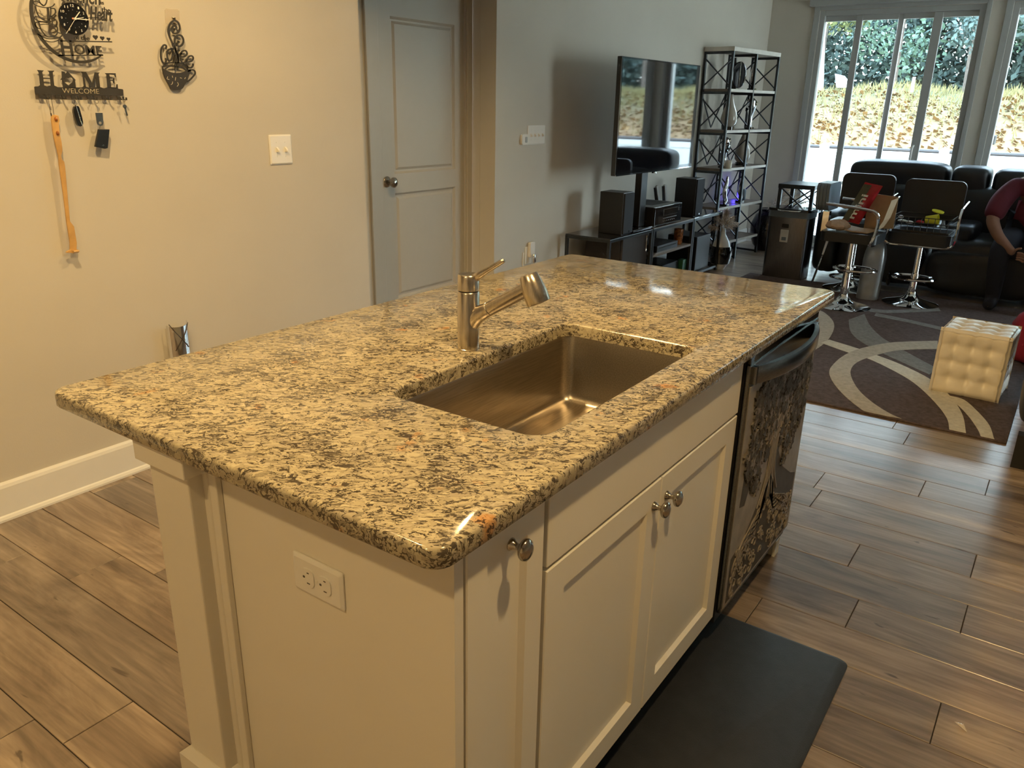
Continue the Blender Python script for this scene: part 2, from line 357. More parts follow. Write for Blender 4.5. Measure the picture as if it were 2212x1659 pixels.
        for l, r in zip(L, R_): vs += [fn(l[0], l[1], a), fn(r[0], r[1], a), fn(r[0], r[1], b_), fn(l[0], l[1], b_)]
        fs = []
        for i in range(n if closed else n - 1):
            j = (i + 1) % n
            for k in range(4): l = (k + 1) % 4; fs.append((4 * i + k, 4 * i + l, 4 * j + l, 4 * j + k))
        if not closed: fs += [(3, 2, 1, 0), (4 * n - 4, 4 * n - 3, 4 * n - 2, 4 * n - 1)]
        return s.add(vs, fs)
    def build(s, name, mat, parent=None, bevel=0, smooth_=False, kind=None, label=None, cat=None, group=None, fix=True, bseg=2, subd=0, world=True):
        me = bpy.data.meshes.new(name); inv = None
        vs = s.v
        if parent is not None and world:
            iv = wm(parent).inverted(); vs = [tuple(iv @ Vector(v)) for v in vs]
        elif parent is None:
            xs = [v[0] for v in vs]; ys = [v[1] for v in vs]; zs = [v[2] for v in vs]
            o3 = ((min(xs) + max(xs)) / 2, (min(ys) + max(ys)) / 2, min(zs)); vs = [(v[0] - o3[0], v[1] - o3[1], v[2] - o3[2]) for v in vs]
        me.from_pydata(vs, [], s.f); me.update()
        if fix:
            bm = bmesh.new(); bm.from_mesh(me); bmesh.ops.recalc_face_normals(bm, faces=bm.faces); bm.to_mesh(me); bm.free()
        o = bpy.data.objects.new(name, me); C.objects.link(o)
        if mat: me.materials.append(M[mat] if isinstance(mat, str) else mat)
        if parent is not None: o.parent = parent
        else: o.location = o3
        if smooth_:
            for p in me.polygons: p.use_smooth = True
            if smooth_ != 2:
                try: me.set_sharp_from_angle(angle=0.7)
                except Exception: pass
        if bevel:
            md = o.modifiers.new('bevel', 'BEVEL'); md.width = bevel; md.segments = bseg; md.limit_method = 'ANGLE'; md.angle_limit = 0.6
        if subd:
            md = o.modifiers.new('sub', 'SUBSURF'); md.levels = subd; md.render_levels = subd
        tag(o, label, cat, group, kind)
        return o
def wm(o):
    mt_ = o.matrix_basis.copy()
    while o.parent: o = o.parent; mt_ = o.matrix_basis @ mt_
    return mt_
def tag(o, label=None, cat=None, group=None, kind=None):
    if label: o['label'] = label
    if cat: o['category'] = cat
    if group: o['group'] = group
    if kind: o['kind'] = kind
def thing(name, label, cat, loc=(0, 0, 0), rz=0, group=None, kind=None):
    o = bpy.data.objects.new(name, None); C.objects.link(o); o.location = loc; o.rotation_euler = (0, 0, rz); o.empty_display_size = 0.05
    tag(o, label, cat, group, kind); return o
def smooth(pts, sub=4, closed=False):
    if sub <= 1 or len(pts) < 3: return [tuple(p) for p in pts]
    n = len(pts); o = []
    rng = range(n if closed else n - 1)
    for i in rng:
        p0 = pts[(i - 1) % n] if (closed or i) else pts[0]; p1 = pts[i]; p2 = pts[(i + 1) % n]; p3 = pts[(i + 2) % n] if (closed or i < n - 2) else pts[-1]
        for k in range(sub):
            t = k / sub
            o.append(tuple(0.5 * ((2 * b) + (-a + c) * t + (2 * a - 5 * b + 4 * c - d) * t * t + (-a + 3 * b - 3 * c + d) * t ** 3) for a, b, c, d in zip(p0, p1, p2, p3)))
    if not closed: o.append(tuple(pts[-1]))
    return o
def fXZ(u, v, w_): return (u, w_, v)
def fXY(u, v, w_): return (u, v, w_)
def fYZ(u, v, w_): return (w_, u, v)
def text_mesh(body, fit, fn, a, b_, bold=0.0, shear=0.0):
    """returns an MB with the letters of body fitted in the rectangle fit=(u0,v0,u1,v1)"""
    cu = bpy.data.curves.new('t', 'FONT'); cu.body = body; cu.resolution_u = 3; cu.extrude = 0.0; cu.offset = bold; cu.shear = shear
    o = bpy.data.objects.new('t', cu); C.objects.link(o)
    me = bpy.data.meshes.new_from_object(o.evaluated_get(bpy.context.evaluated_depsgraph_get()))
    bm = bmesh.new(); bm.from_mesh(me)
    xs = [v.co.x for v in bm.verts]; ys = [v.co.y for v in bm.verts]
    x0, x1, y0, y1 = min(xs), max(xs), min(ys), max(ys); u0, v0, u1, v1 = fit
    f = lambda c: (u0 + (c.x - x0) / (x1 - x0) * (u1 - u0), v0 + (c.y - y0) / (y1 - y0) * (v1 - v0))
    mb = MB(); n = len(bm.verts); bm.verts.index_update()
    vs = [fn(*f(v.co), a) for v in bm.verts] + [fn(*f(v.co), b_) for v in bm.verts]
    fs = []
    for fa in bm.faces:
        ids = [v.index for v in fa.verts]; fs.append(tuple(ids)); fs.append(tuple(i + n for i in ids)[::-1])
    for e in bm.edges:
        if len(e.link_faces) == 1:
            i, j = e.verts[0].index, e.verts[1].index; fs.append((i, j, j + n, i + n))
    mb.add(vs, fs); bm.free()
    bpy.data.objects.remove(o); bpy.data.meshes.remove(me); bpy.data.curves.remove(cu)
    return mb
def rrect(x0, x1, y0, y1, r, k=5):
    """rounded rectangle, counter-clockwise, radius r or four radii (x0y0, x1y0, x1y1, x0y1)"""
    rs = r if isinstance(r, (list, tuple)) else [r] * 4; o = []
    for (cxx, cyy, a0, q) in ((x0, y0, PI, 0), (x1, y0, 1.5 * PI, 1), (x1, y1, 0, 2), (x0, y1, 0.5 * PI, 3)):
        rr_ = rs[q]; px = cxx + (rr_ if q in (0, 3) else -rr_); py = cyy + (rr_ if q in (0, 1) else -rr_)
        for i in range(k + 1):
            t = a0 + 0.5 * PI * i / k; o.append((px + rr_ * math.cos(t), py + rr_ * math.sin(t)))
    return o
def copy_tree(o, parent=None):
    c = o.copy(); C.objects.link(c)
    if parent: c.parent = parent
    for ch in o.children: copy_tree(ch, c)
    return c
D={'c_ring':[(0.741,1.73),(0.737,1.706),(0.738,1.685),(0.741,1.661),(0.749,1.638),(0.761,1.609),(0.777,1.589),(0.796,1.571),(0.821,1.558),(0.847,1.55),(0.874,1.548),(0.901,1.553),(0.928,1.563),(0.951,1.576)],'c_cup1':[(0.758,1.663),(0.759,1.648),(0.767,1.633),(0.777,1.624),(0.793,1.625),(0.807,1.632),(0.812,1.642),(0.814,1.656),(0.806,1.661),(0.79,1.665),(0.773,1.668),(0.756,1.667)],'c_cup1b':[(0.76,1.659),(0.779,1.662),(0.796,1.659),(0.811,1.656)],'c_h1':[(0.756,1.666),(0.747,1.664),(0.743,1.655),(0.751,1.648),(0.759,1.647)],'c_sa1':[(0.746,1.631),(0.757,1.624),(0.773,1.619),(0.791,1.619),(0.814,1.624),(0.826,1.632),(0.825,1.637),(0.813,1.639)],'c_sb1':[(0.757,1.619),(0.767,1.612),(0.789,1.609),(0.809,1.615),(0.82,1.625)],'c_rim2':[(0.749,1.725),(0.754,1.717),(0.771,1.713),(0.789,1.712),(0.809,1.718),(0.818,1.727)],'c_cup2':[(0.754,1.714),(0.757,1.693),(0.763,1.681),(0.777,1.673),(0.788,1.674),(0.797,1.687),(0.802,1.707),(0.801,1.715)],'c_band2':[(0.793,1.713),(0.792,1.695),(0.788,1.675)],'c_h2':[(0.805,1.712),(0.815,1.711),(0.816,1.7),(0.806,1.69),(0.797,1.686)],'c_sa2':[(0.75,1.683),(0.746,1.676),(0.759,1.669),(0.783,1.669),(0.805,1.674),(0.81,1.681),(0.8,1.686)],'c_cup3':[(0.768,1.736),(0.772,1.724),(0.781,1.717),(0.79,1.725),(0.796,1.739)],'c_sa3':[(0.749,1.725),(0.763,1.728),(0.781,1.717)],'c_k1':[(0.803,1.74),(0.811,1.728),(0.817,1.725)],'c_arm':[(0.827,1.739),(0.833,1.727)],'c_arm2':[(0.879,1.744),(0.87,1.733)],'c_arm3':[(0.9,1.646),(0.899,1.629)],'c_bar':[(0.816,1.614),(0.996,1.623)],'c_bot':[(0.801,1.568),(0.957,1.578)],'c_heart1':[(0.939,1.642)],'c_heart2':[(0.963,1.639)],'c_heart3':[(0.985,1.638)],'c_face':[(0.879,1.734),(0.863,1.636),(0.82,1.681),(0.924,1.69)],'c_nums':[(0.871,1.727),(0.891,1.722),(0.905,1.709),(0.913,1.688),(0.908,1.668),(0.893,1.653),(0.873,1.646),(0.852,1.652),(0.837,1.666),(0.831,1.686),(0.84,1.707),(0.854,1.722)],'c_hub':[(0.878,1.689)],'c_hour':[(0.896,1.711)],'c_minute':[(0.928,1.695)],'c_second':[(0.833,1.637)],'c_tail':[(0.869,1.689)],'c_hand_shadow':[(0.908,1.7)],'c_tHeart':[(0.927,1.678),(1.015,1.738)],'c_tthe':[(0.973,1.714),(1.008,1.732)],'c_tis':[(0.974,1.736),(0.988,1.752)],'c_tof':[(0.86,1.617),(0.921,1.638)],'c_tH':[(0.81,1.57),(0.86,1.626)],'c_tOME':[(0.855,1.574),(0.959,1.614)],'c_tKit':[(0.84,1.725),(0.987,1.775)],'r_bar':[(0.719,1.467),(0.721,1.469),(0.733,1.47),(0.737,1.473),(0.753,1.473),(0.76,1.47),(0.768,1.473),(0.784,1.474),(0.795,1.469),(0.876,1.47),(0.885,1.473),(0.896,1.472),(0.909,1.469),(0.924,1.472),(0.942,1.473),(0.956,1.469),(0.969,1.473),(1.005,1.472),(1.009,1.469),(1.024,1.468),(1.026,1.465),(1.024,1.445),(0.718,1.444)],'r_H':[(0.737,1.521),(0.758,1.52),(0.756,1.518),(0.752,1.515),(0.752,1.498),(0.775,1.497),(0.775,1.516),(0.77,1.52),(0.792,1.521),(0.791,1.519),(0.786,1.515),(0.784,1.473),(0.773,1.473),(0.775,1.494),(0.752,1.494),(0.751,1.473),(0.739,1.473),(0.741,1.514),(0.739,1.518)],'r_house':[(0.817,1.52),(0.826,1.519),(0.828,1.512),(0.837,1.52),(0.86,1.493),(0.857,1.492),(0.856,1.468),(0.813,1.469),(0.814,1.494),(0.81,1.492),(0.809,1.494),(0.814,1.499)],'r_heart':[(0.836,1.499),(0.841,1.501),(0.849,1.5),(0.851,1.494),(0.848,1.487),(0.833,1.475),(0.821,1.484),(0.819,1.491),(0.821,1.498),(0.828,1.501),(0.833,1.5)],'r_M':[(0.882,1.521),(0.9,1.521),(0.916,1.485),(0.931,1.521),(0.948,1.521),(0.943,1.516),(0.942,1.471),(0.93,1.472),(0.931,1.506),(0.917,1.471),(0.91,1.47),(0.892,1.508),(0.891,1.471),(0.882,1.472),(0.885,1.475),(0.887,1.515)],'r_E':[(0.967,1.52),(1.006,1.521),(1.006,1.507),(1.003,1.509),(1.001,1.515),(0.982,1.516),(0.983,1.499),(0.993,1.498),(0.996,1.505),(0.999,1.504),(0.997,1.485),(0.993,1.488),(0.992,1.495),(0.983,1.495),(0.981,1.474),(1.001,1.473),(1.005,1.484),(1.008,1.484),(1.007,1.47),(0.969,1.472),(0.972,1.515)],'r_welcome':[(0.808,1.449),(0.935,1.467)],'r_hooks':[(0.729,1.444),(0.783,1.444),(0.836,1.443),(0.891,1.444),(0.944,1.444),(0.999,1.444)],'r_hookb':[(0.743,1.43)],'r_ring1':[(0.84,1.423)],'r_ring1r':[(0.856,1.423)],'r_fob':[(0.831,1.403),(0.835,1.408),(0.847,1.408),(0.851,1.387),(0.854,1.357),(0.85,1.346),(0.842,1.342),(0.833,1.348),(0.829,1.37),(0.827,1.388)],'r_ring2':[(0.917,1.424)],'r_ring2r':[(0.927,1.424)],'r_tag':[(0.905,1.387),(0.931,1.387),(0.929,1.353),(0.925,1.345),(0.915,1.342),(0.907,1.347),(0.905,1.353)],'r_tagh':[(0.917,1.352)],'r_link2':[(0.916,1.409),(0.916,1.389)],'r_card':[(0.906,1.332),(0.946,1.331),(0.929,1.267),(0.919,1.265),(0.884,1.273)],'r_key':[(1.018,1.433)],'r_keyh':[(1.017,1.409)],'r_keyb':[(1.018,1.399),(1.02,1.378)],'r_cord':[(0.764,1.444),(0.762,1.426),(0.763,1.401),(0.762,1.379)],'r_cord2':[(0.752,1.433),(0.752,1.415),(0.753,1.394),(0.752,1.376)],'r_scr':[(0.755,1.375),(0.761,1.38),(0.77,1.381),(0.777,1.376),(0.779,1.368),(0.775,1.352),(0.776,1.339),(0.774,1.27),(0.77,1.24)],'r_knob1':[(0.763,1.367)],'r_knob2':[(0.761,1.321)],'scr':[(0.752,1.378),(0.763,1.381),(0.775,1.378),(0.776,1.362),(0.772,1.351),(0.77,1.318),(0.771,1.291),(0.769,1.263),(0.762,1.247),(0.762,1.235),(0.769,1.227),(0.769,1.207),(0.762,1.122),(0.755,1.024),(0.766,1.006),(0.766,0.976),(0.766,0.946),(0.761,0.923),(0.747,0.913),(0.723,0.917),(0.726,0.921),(0.739,0.926),(0.743,0.955),(0.743,0.99),(0.743,1.02),(0.748,1.123),(0.75,1.219),(0.753,1.247),(0.75,1.275),(0.748,1.318),(0.749,1.362)],'k_st1':[(1.244,1.54),(1.252,1.576),(1.257,1.605),(1.249,1.63),(1.24,1.653),(1.235,1.675),(1.243,1.697),(1.258,1.712),(1.274,1.714),(1.284,1.704),(1.284,1.687),(1.276,1.675),(1.263,1.67),(1.252,1.675),(1.252,1.686),(1.26,1.696),(1.269,1.695),(1.271,1.69),(1.263,1.685)],'k_st2':[(1.255,1.542),(1.262,1.586),(1.256,1.615),(1.256,1.634),(1.261,1.654),(1.274,1.665),(1.288,1.664),(1.295,1.651),(1.289,1.635),(1.276,1.626),(1.267,1.629),(1.268,1.637),(1.275,1.642),(1.269,1.645)],'k_c':[(1.216,1.613),(1.22,1.624),(1.211,1.627),(1.199,1.614),(1.193,1.592),(1.195,1.571),(1.205,1.562),(1.213,1.574),(1.21,1.581)],'k_o':[(1.225,1.609),(1.219,1.593),(1.221,1.578),(1.229,1.573),(1.24,1.587),(1.243,1.605),(1.237,1.614),(1.225,1.609)],'k_f1':[(1.251,1.595),(1.244,1.61),(1.247,1.616),(1.237,1.616)],'k_f2':[(1.274,1.61),(1.267,1.612),(1.263,1.596),(1.264,1.568)],'k_fb':[(1.268,1.596),(1.282,1.603)],'k_e1':[(1.276,1.589),(1.293,1.592),(1.304,1.602),(1.3,1.612),(1.288,1.611),(1.277,1.601),(1.274,1.585),(1.278,1.571),(1.29,1.57),(1.299,1.582)],'k_e2':[(1.3,1.572),(1.32,1.577),(1.329,1.588),(1.324,1.595),(1.312,1.593),(1.301,1.58),(1.296,1.566),(1.302,1.554),(1.316,1.553),(1.325,1.563),(1.323,1.567)],'k_rimo':[(1.196,1.55),(1.214,1.564),(1.242,1.567),(1.278,1.567),(1.298,1.556),(1.298,1.544)],'k_rimi':[(1.204,1.544),(1.224,1.553),(1.247,1.554),(1.275,1.551),(1.291,1.542)],'k_cup':[(1.192,1.555),(1.196,1.546),(1.211,1.538),(1.231,1.532),(1.254,1.531),(1.283,1.537),(1.299,1.546),(1.313,1.543),(1.304,1.53),(1.291,1.504),(1.279,1.491),(1.27,1.479),(1.255,1.471),(1.229,1.471),(1.216,1.479),(1.211,1.491),(1.2,1.513),(1.193,1.528)],'k_rimr':[(1.299,1.548),(1.286,1.561),(1.263,1.564)],'k_hd':[(1.298,1.538),(1.313,1.545),(1.327,1.543),(1.33,1.533),(1.319,1.521),(1.303,1.508),(1.29,1.502)],'k_c1':[(1.21,1.517),(1.206,1.509),(1.215,1.507)],'k_c2':[(1.229,1.521),(1.23,1.514)],'k_c3':[(1.243,1.516),(1.239,1.504)],'k_c4':[(1.228,1.5),(1.225,1.492),(1.219,1.489)],'k_c5':[(1.248,1.498),(1.251,1.49),(1.244,1.483)],'k_c6':[(1.285,1.517),(1.28,1.511)],'k_c7':[(1.261,1.515),(1.268,1.513)],'k_pad':[(1.239,1.749),(1.244,1.754),(1.291,1.756),(1.297,1.751),(1.293,1.707),(1.286,1.702),(1.238,1.702),(1.235,1.706)],'k_hook':[(1.268,1.723)],'g_loopO':[(5.116,0.021),(4.965,0.18),(4.832,0.286),(4.614,0.383),(4.385,0.436),(4.132,0.442),(3.963,0.421),(3.797,0.357),(3.63,0.264),(3.489,0.162),(3.415,0.079),(3.438,-0.044)],'g_loopI':[(4.903,-0.01),(4.791,0.115),(4.673,0.209),(4.443,0.299),(4.262,0.339),(4.081,0.33),(3.902,0.277),(3.723,0.195),(3.577,0.095),(3.477,0.0),(3.439,-0.061)],'g_cr1a':[(4.679,0.606),(4.59,0.413),(4.51,0.279),(4.394,0.112),(4.215,-0.065),(3.991,-0.195),(3.708,-0.295),(3.429,-0.346)],'g_cr1b':[(4.569,0.627),(4.459,0.442),(4.406,0.314),(4.267,0.153),(4.083,-0.005),(3.835,-0.142),(3.597,-0.24),(3.42,-0.276)],'g_cr2a':[(3.963,-0.208),(3.941,-0.276),(3.789,-0.356),(3.613,-0.425),(3.419,-0.464)],'g_cr2b':[(3.925,-0.185),(3.848,-0.251),(3.696,-0.323),(3.52,-0.385),(3.395,-0.415)],'g_g1a':[(5.576,0.583),(5.242,0.471),(4.968,0.338),(4.752,0.177),(4.593,0.048),(4.449,-0.076)],'g_g1b':[(5.316,0.634),(4.987,0.543),(4.774,0.431),(4.579,0.259),(4.431,0.097),(4.294,-0.053)],'g_lcO':[(5.506,0.95),(5.437,0.845),(5.237,0.73),(5.02,0.661),(4.713,0.615),(4.459,0.61),(4.339,0.625)],'g_lcI':[(4.972,0.802),(4.972,0.802),(4.918,0.787),(4.865,0.772),(4.762,0.743),(4.662,0.715),(4.614,0.702)],'g_t1a':[(5.666,0.52),(5.606,0.279),(5.516,0.011)],'g_t1b':[(5.561,0.511),(5.516,0.277),(5.42,0.01)],'g_t2a':[(5.783,0.615),(5.834,0.456),(6.154,0.165)],'g_t2b':[(5.67,0.562),(5.744,0.425),(6.058,0.138)],'joints':[(3.308,-0.047),(2.48,0.082),(2.677,-0.278),(2.867,-0.493),(1.976,-0.177),(2.157,-0.522),(1.468,-0.005),(1.624,-0.253),(1.804,-0.536),(1.271,-0.536),(0.267,2.067),(0.4,1.804),(0.046,1.136)]}
# ================================================================== the room
YL, YG, YD, XW, XE, XR, H = 2.366, 2.53, 2.73, 8.45, 2.232, 3.541, 0.914
CZ = 2.74
X0, Y0 = -2.6, -4.2
def struct(name, mb, mat, parent=None, **k):
    return mb.build(name, mat, parent, kind='structure', **k)
fl = thing('floor', None, None, (0, 0, 0), kind='structure')
MB().box(X0, XW + 0.1, Y0, YD + 0.1, -0.06, -0.004).build('subfloor', 'dark_void', fl)
# planks run along Y, rows 0.1762 wide
PW = 0.1762; rows = {}
known = D['joints']
def row_of(x): return math.floor((x - 1.5405) / PW)
KJ = {}
for (jx, jy) in known: KJ.setdefault(row_of(jx), []).append(jy)
stuff = MB(); cnt = 0
for k in range(row_of(X0), row_of(XW) + 1):
    xa = max(1.5405 + k * PW, X0); xb = min(1.5405 + (k + 1) * PW, XW)
    if xb - xa < 0.02: continue
    j0 = KJ[k][0] if k in KJ else (0.41 * k * 1.7) % 1.22
    y = Y0 - 0.3 + ((j0 - Y0) % 1.22); js = [y + 1.22 * i for i in range(-1, 8)]
    ks = KJ.get(k, [])
    js = sorted([j for j in js if all(abs(j - q) > 0.35 or abs(j - q) < 1e-6 for q in ks)] + list(ks))
    cuts = [Y0] + [j for j in js if Y0 + 0.08 < j < YD - 0.08] + [YD]
    cuts = [c for i, c in enumerate(cuts) if i == 0 or c - cuts[i - 1] > 0.05]
    for a, b_ in zip(cuts[:-1], cuts[1:]):
        z = rnd.uniform(-0.0003, 0.0003)
        vis = (-0.8 < xa < 5.2) and (a < 2.4) and (b_ > -2.2) and cnt < 290 and not (xa > 3.7 and b_ > -0.6 and b_ < 1.7)
        if vis:
            q = MB(); e = 0.0011
            q.add([(xa + e, a + e, -0.006), (xb - e, a + e, -0.006), (xb - e, b_ - e, -0.006), (xa + e, b_ - e, -0.006),
                   (xa + 2.2 * e, a + 2.2 * e, z), (xb - 2.2 * e, a + 2.2 * e, z), (xb - 2.2 * e, b_ - 2.2 * e, z), (xa + 2.2 * e, b_ - 2.2 * e, z),
                   (xa + e, a + e, z - 0.0012), (xb - e, a + e, z - 0.0012), (xb - e, b_ - e, z - 0.0012), (xa + e, b_ - e, z - 0.0012)],
                  [(4, 5, 6, 7), (8, 9, 5, 4), (9, 10, 6, 5), (10, 11, 7, 6), (11, 8, 4, 7), (0, 1, 9, 8), (1, 2, 10, 9), (2, 3, 11, 10), (3, 0, 8, 11)])
            q.build('plank', 'plank_wood', fl, fix=False); cnt += 1
        else: stuff.box(xa + .0012, xb - .0012, a + .0012, b_ - .0012, -0.006, z)
stuff.build('distant_planks', 'plank_wood', fl, kind='stuff')
# walls
MBw = MB
struct('wall_left', MB().box(X0, XE, YL, YL + 0.12, 0, CZ), 'wall_paint')
struct('wall_recess', MB().box(XE - 0.12, 2.70, YD, YD + 0.1, 0, CZ).box(3.545, XR + 0.1, YD, YD + 0.1, 0, CZ).box(2.70, 3.545, YD, YD + 0.1, 2.06, CZ).box(XE - .12, XE - .001, YL + 0.121, YD, 0, CZ), 'wall_paint')
struct('added_shade_header', MB().box(XE, XR, YL, YL + .12, 2.07, CZ), 'wall_paint')  # unseen header added to shade the recess door
struct('wall_tv', MB().box(XR, XW + 0.1, YG, YG + 0.12, 0, CZ).box(XR, XR + .1, YG + .121, YD - .001, 0, CZ), 'wall_paint')
ww = MB(); T = XW + 0.16
openings = [(0.52, 2.02), (-3.55, 0.30)]
ww.box(XW, T, 2.02, YG - .001, 0, CZ).box(XW, T, 0.30, 0.52, 0, CZ).box(XW, T, Y0, -3.55, 0, CZ)
for a, b_ in openings: ww.box(XW, T, a, b_, 2.40, CZ)
struct('wall_window', ww, 'wall_paint')
struct('wall_right', MB().box(X0, 6.4, Y0 - 0.1, Y0 - .001, 0, CZ).box(7.9, XW, Y0 - 0.1, Y0 - .001, 0, CZ).box(6.4, 7.9, Y0 - 0.1, Y0 - .001, 2.45, CZ), 'wall_paint')
struct('wall_back', MB().box(X0 - 0.1, X0 - .001, Y0 - 0.1, YL + .12, 0, CZ), 'wall_paint')
struct('ceiling', MB().box(X0 - 0.1, T, Y0 - 0.1, YD + 0.1, CZ + .001, CZ + 0.1), 'ceiling_paint')
# baseboards
def baseboard(name, x0, x1, y):
    q = MB()
    prof = [(0, 0), (0.024, 0), (0.024, 0.008), (0.019, 0.017), (0.014, 0.021), (0.014, 0.122), (0.010, 0.133), (0.004, 0.141), (0, 0.141)]
    vs = []; n = len(prof)
    for xx in (x0, x1): vs += [(xx, y - 0.001 - p[0], p[1]) for p in prof]
    q.add(vs, [(i, (i + 1) % n, (i + 1) % n + n, i + n) for i in range(n)] + [tuple(range(n)), tuple(range(n, 2 * n))[::-1]])
    return struct(name, q, 'trim_white')
baseboard('baseboard_left', X0, XE, YL)
baseboard('baseboard_tv', XR, XW - .001, YG)
q = MB(); q.box(XW - .016, XW - .001, 2.05, YG - .03, 0, .14).box(XW - .016, XW - .001, .33, .49, 0, .14); struct('baseboard_window', q, 'trim_white')
# recess door
dr = thing('door_1', None, None, (2.73, YD, 0), kind='structure')
MB().box(2.62, 2.715, YD - .018, YD - .001, 0, 2.14).box(3.49, 3.539, YD - .018, YD - .001, 0, 2.14).box(2.715, 3.49, YD - .018, YD - .001, 2.06, 2.14).build('door_casing', 'door_paint_shaded', dr, bevel=.004)
MB().box(2.705, 2.731, YD - .008, YD + .09, 0, 2.06).box(3.482, 3.50, YD - .008, YD + .09, 0, 2.06).box(2.731, 3.482, YD - .008, YD + .09, 2.045, 2.06).build('door_jamb', 'door_paint_shaded', dr)
def panel_slab(x0, x1, z0, z1, y, panels, t=.035, depth=.009, mar=.028):
    """door leaf with recessed raised-field panels: front face at y (facing -Y)"""
    q = MB(); xs = sorted({x0, x1} | {p[0] for p in panels} | {p[1] for p in panels}); zs = sorted({z0, z1} | {p[2] for p in panels} | {p[3] for p in panels})
    for i in range(len(xs) - 1):
        for j in range(len(zs) - 1):
            a, b_, c, d = xs[i], xs[i + 1], zs[j], zs[j + 1]
            if any(abs(p[0] - a) < 1e-6 and abs(p[1] - b_) < 1e-6 and c >= p[2] - 1e-6 and d <= p[3] + 1e-6 for p in panels): continue
            q.add([(a, y, c), (b_, y, c), (b_, y, d), (a, y, d)], [(0, 1, 2, 3)])
    for (a, b_, c, d) in panels:
        rings = [(0, 0), (mar * .35, depth), (mar * .6, depth), (mar, depth * .35), (mar + .001, depth * .35)]
        vs = []
        for (ins, dp) in rings: vs += [(a + ins, y + dp, c + ins), (b_ - ins, y + dp, c + ins), (b_ - ins, y + dp, d - ins), (a + ins, y + dp, d - ins)]
        fs = []
        for i in range(len(rings) - 1):
            for k in range(4): l = (k + 1) % 4; fs.append((4 * i + k, 4 * i + l, 4 * i + 4 + l, 4 * i + 4 + k))
        o = 4 * (len(rings) - 1); fs.append((o, o + 1, o + 2, o + 3)); q.add(vs, fs)
    q.add([(x0, y, z0), (x1, y, z0), (x1, y + t, z0), (x0, y + t, z0), (x0, y, z1), (x1, y, z1), (x1, y + t, z1), (x0, y + t, z1)],
          [(0, 3, 2, 1), (4, 5, 6, 7), (1, 2, 6, 5), (2, 3, 7, 6), (3, 0, 4, 7)])
    return q
leaf = panel_slab(2.733, 3.480, .01, 2.043, YD + .006, [(2.835, 3.392, 1.045, 1.885), (2.835, 3.392, .305, .935)], depth=.012, mar=.036).build('door_leaf', 'door_paint_shaded', dr)
kn = MB().lathe([(.031, 0), (.031, .004), (.026, .009), (.012, .013), (.011, .030), (.022, .038), (.029, .050), (.028, .060), (.018, .068), (.002, .070)], (2.768, YD + .004, 1.005), 24, (0, -1, 0)).build('door_knob', 'nickel', leaf, smooth_=True)

# ------------------------------------------------------------------ windows / sliding doors
def window(name, y0, y1, bars, zt=2.40, tracks=True):
    wn = thing(name, None, None, (XW + .05, y1, 0), kind='structure')
    f = MB(); xa, xb = XW + .005, XW + .12
    f.box(xa, xb, y0, y0 + .05, 0.02, zt).box(xa, xb, y1 - .05, y1, 0.02, zt).box(xa, xb, y0 + .05, y1 - .05, zt - .05, zt).box(xa, xb, y0 + .05, y1 - .05, 0.005, .05)
    f.build('window_frame', 'window_vinyl', wn, bevel=.004)
    MB().box(XW - .013, XW - .001, y0 - .045, y0 - .002, .0, zt + .05).box(XW - .013, XW - .001, y1 + .002, y1 + .06, .0, zt + .05).box(XW - .013, XW - .001, y0 - .002, y1 + .002, zt + .003, zt + .05).build('window_casing', 'window_vinyl', wn, bevel=.003)
    edges = [y0 + .05] + [e for bpair in bars for e in bpair] + [y1 - .05]
    for i, (a, b_) in enumerate(bars):
        MB().box(XW + .03 + .03 * (i % 2), XW + .065 + .03 * (i % 2), a, b_, .05, zt - .05).build('mullion', 'window_vinyl', wn, bevel=.003)
    for i in range(0, len(edges), 2):
        a, b_ = edges[i], edges[i + 1]; xx = XW + .05 + .012 * (i // 2 % 2)
        MB().box(xx - .012, xx + .016, a, b_, zt - .10, zt - .05).box(xx - .012, xx + .016, a, b_, .05, .13).build('pane_rail', 'window_vinyl', wn)
        MB().box(xx, xx + .005, a, b_, .13, zt - .10).build('glass_pane', 'window_glass', wn)
    return wn
w1 = window('window_1', .52, 2.02, [(.875, .955), (1.225, 1.275), (1.605, 1.665)])
w3 = thing('added_window', None, None, (7.15, Y0, 0), kind='structure')  # unseen window added in the right wall to brighten the television wall
q = MB()
for xx in (6.4, 7.125, 7.85): q.box(xx, xx + .05, Y0 - .09, Y0 - .02, .05, 2.40)
q.box(6.4, 7.9, Y0 - .09, Y0 - .02, 2.40, 2.45).box(6.4, 7.9, Y0 - .09, Y0 - .02, 0, .05); q.build('window_frame', 'window_vinyl', w3)
for xx in (6.45, 7.175): MB().box(xx, xx + .675, Y0 - .06, Y0 - .055, .05, 2.40).build('glass_pane', 'window_glass', w3)
hd = MB().tube(smooth([(XW + .03, .93, .92), (XW - .02, .93, .94), (XW - .03, .93, 1.02), (XW - .02, .93, 1.10), (XW + .03, .93, 1.12)], 4), .009, 8).build('pull_handle', 'trim_white', w1, smooth_=True)
window('window_2', -3.55, .30, [(-.66, -.60), (-1.66, -1.60), (-2.63, -2.57)])  # unseen right stretch widened to let in more daylight
tb = MB().box(XW - .075, XW - .001, -3.65, 2.12, 2.44, 2.535); struct('trim_1', tb, 'window_vinyl', bevel=.006)

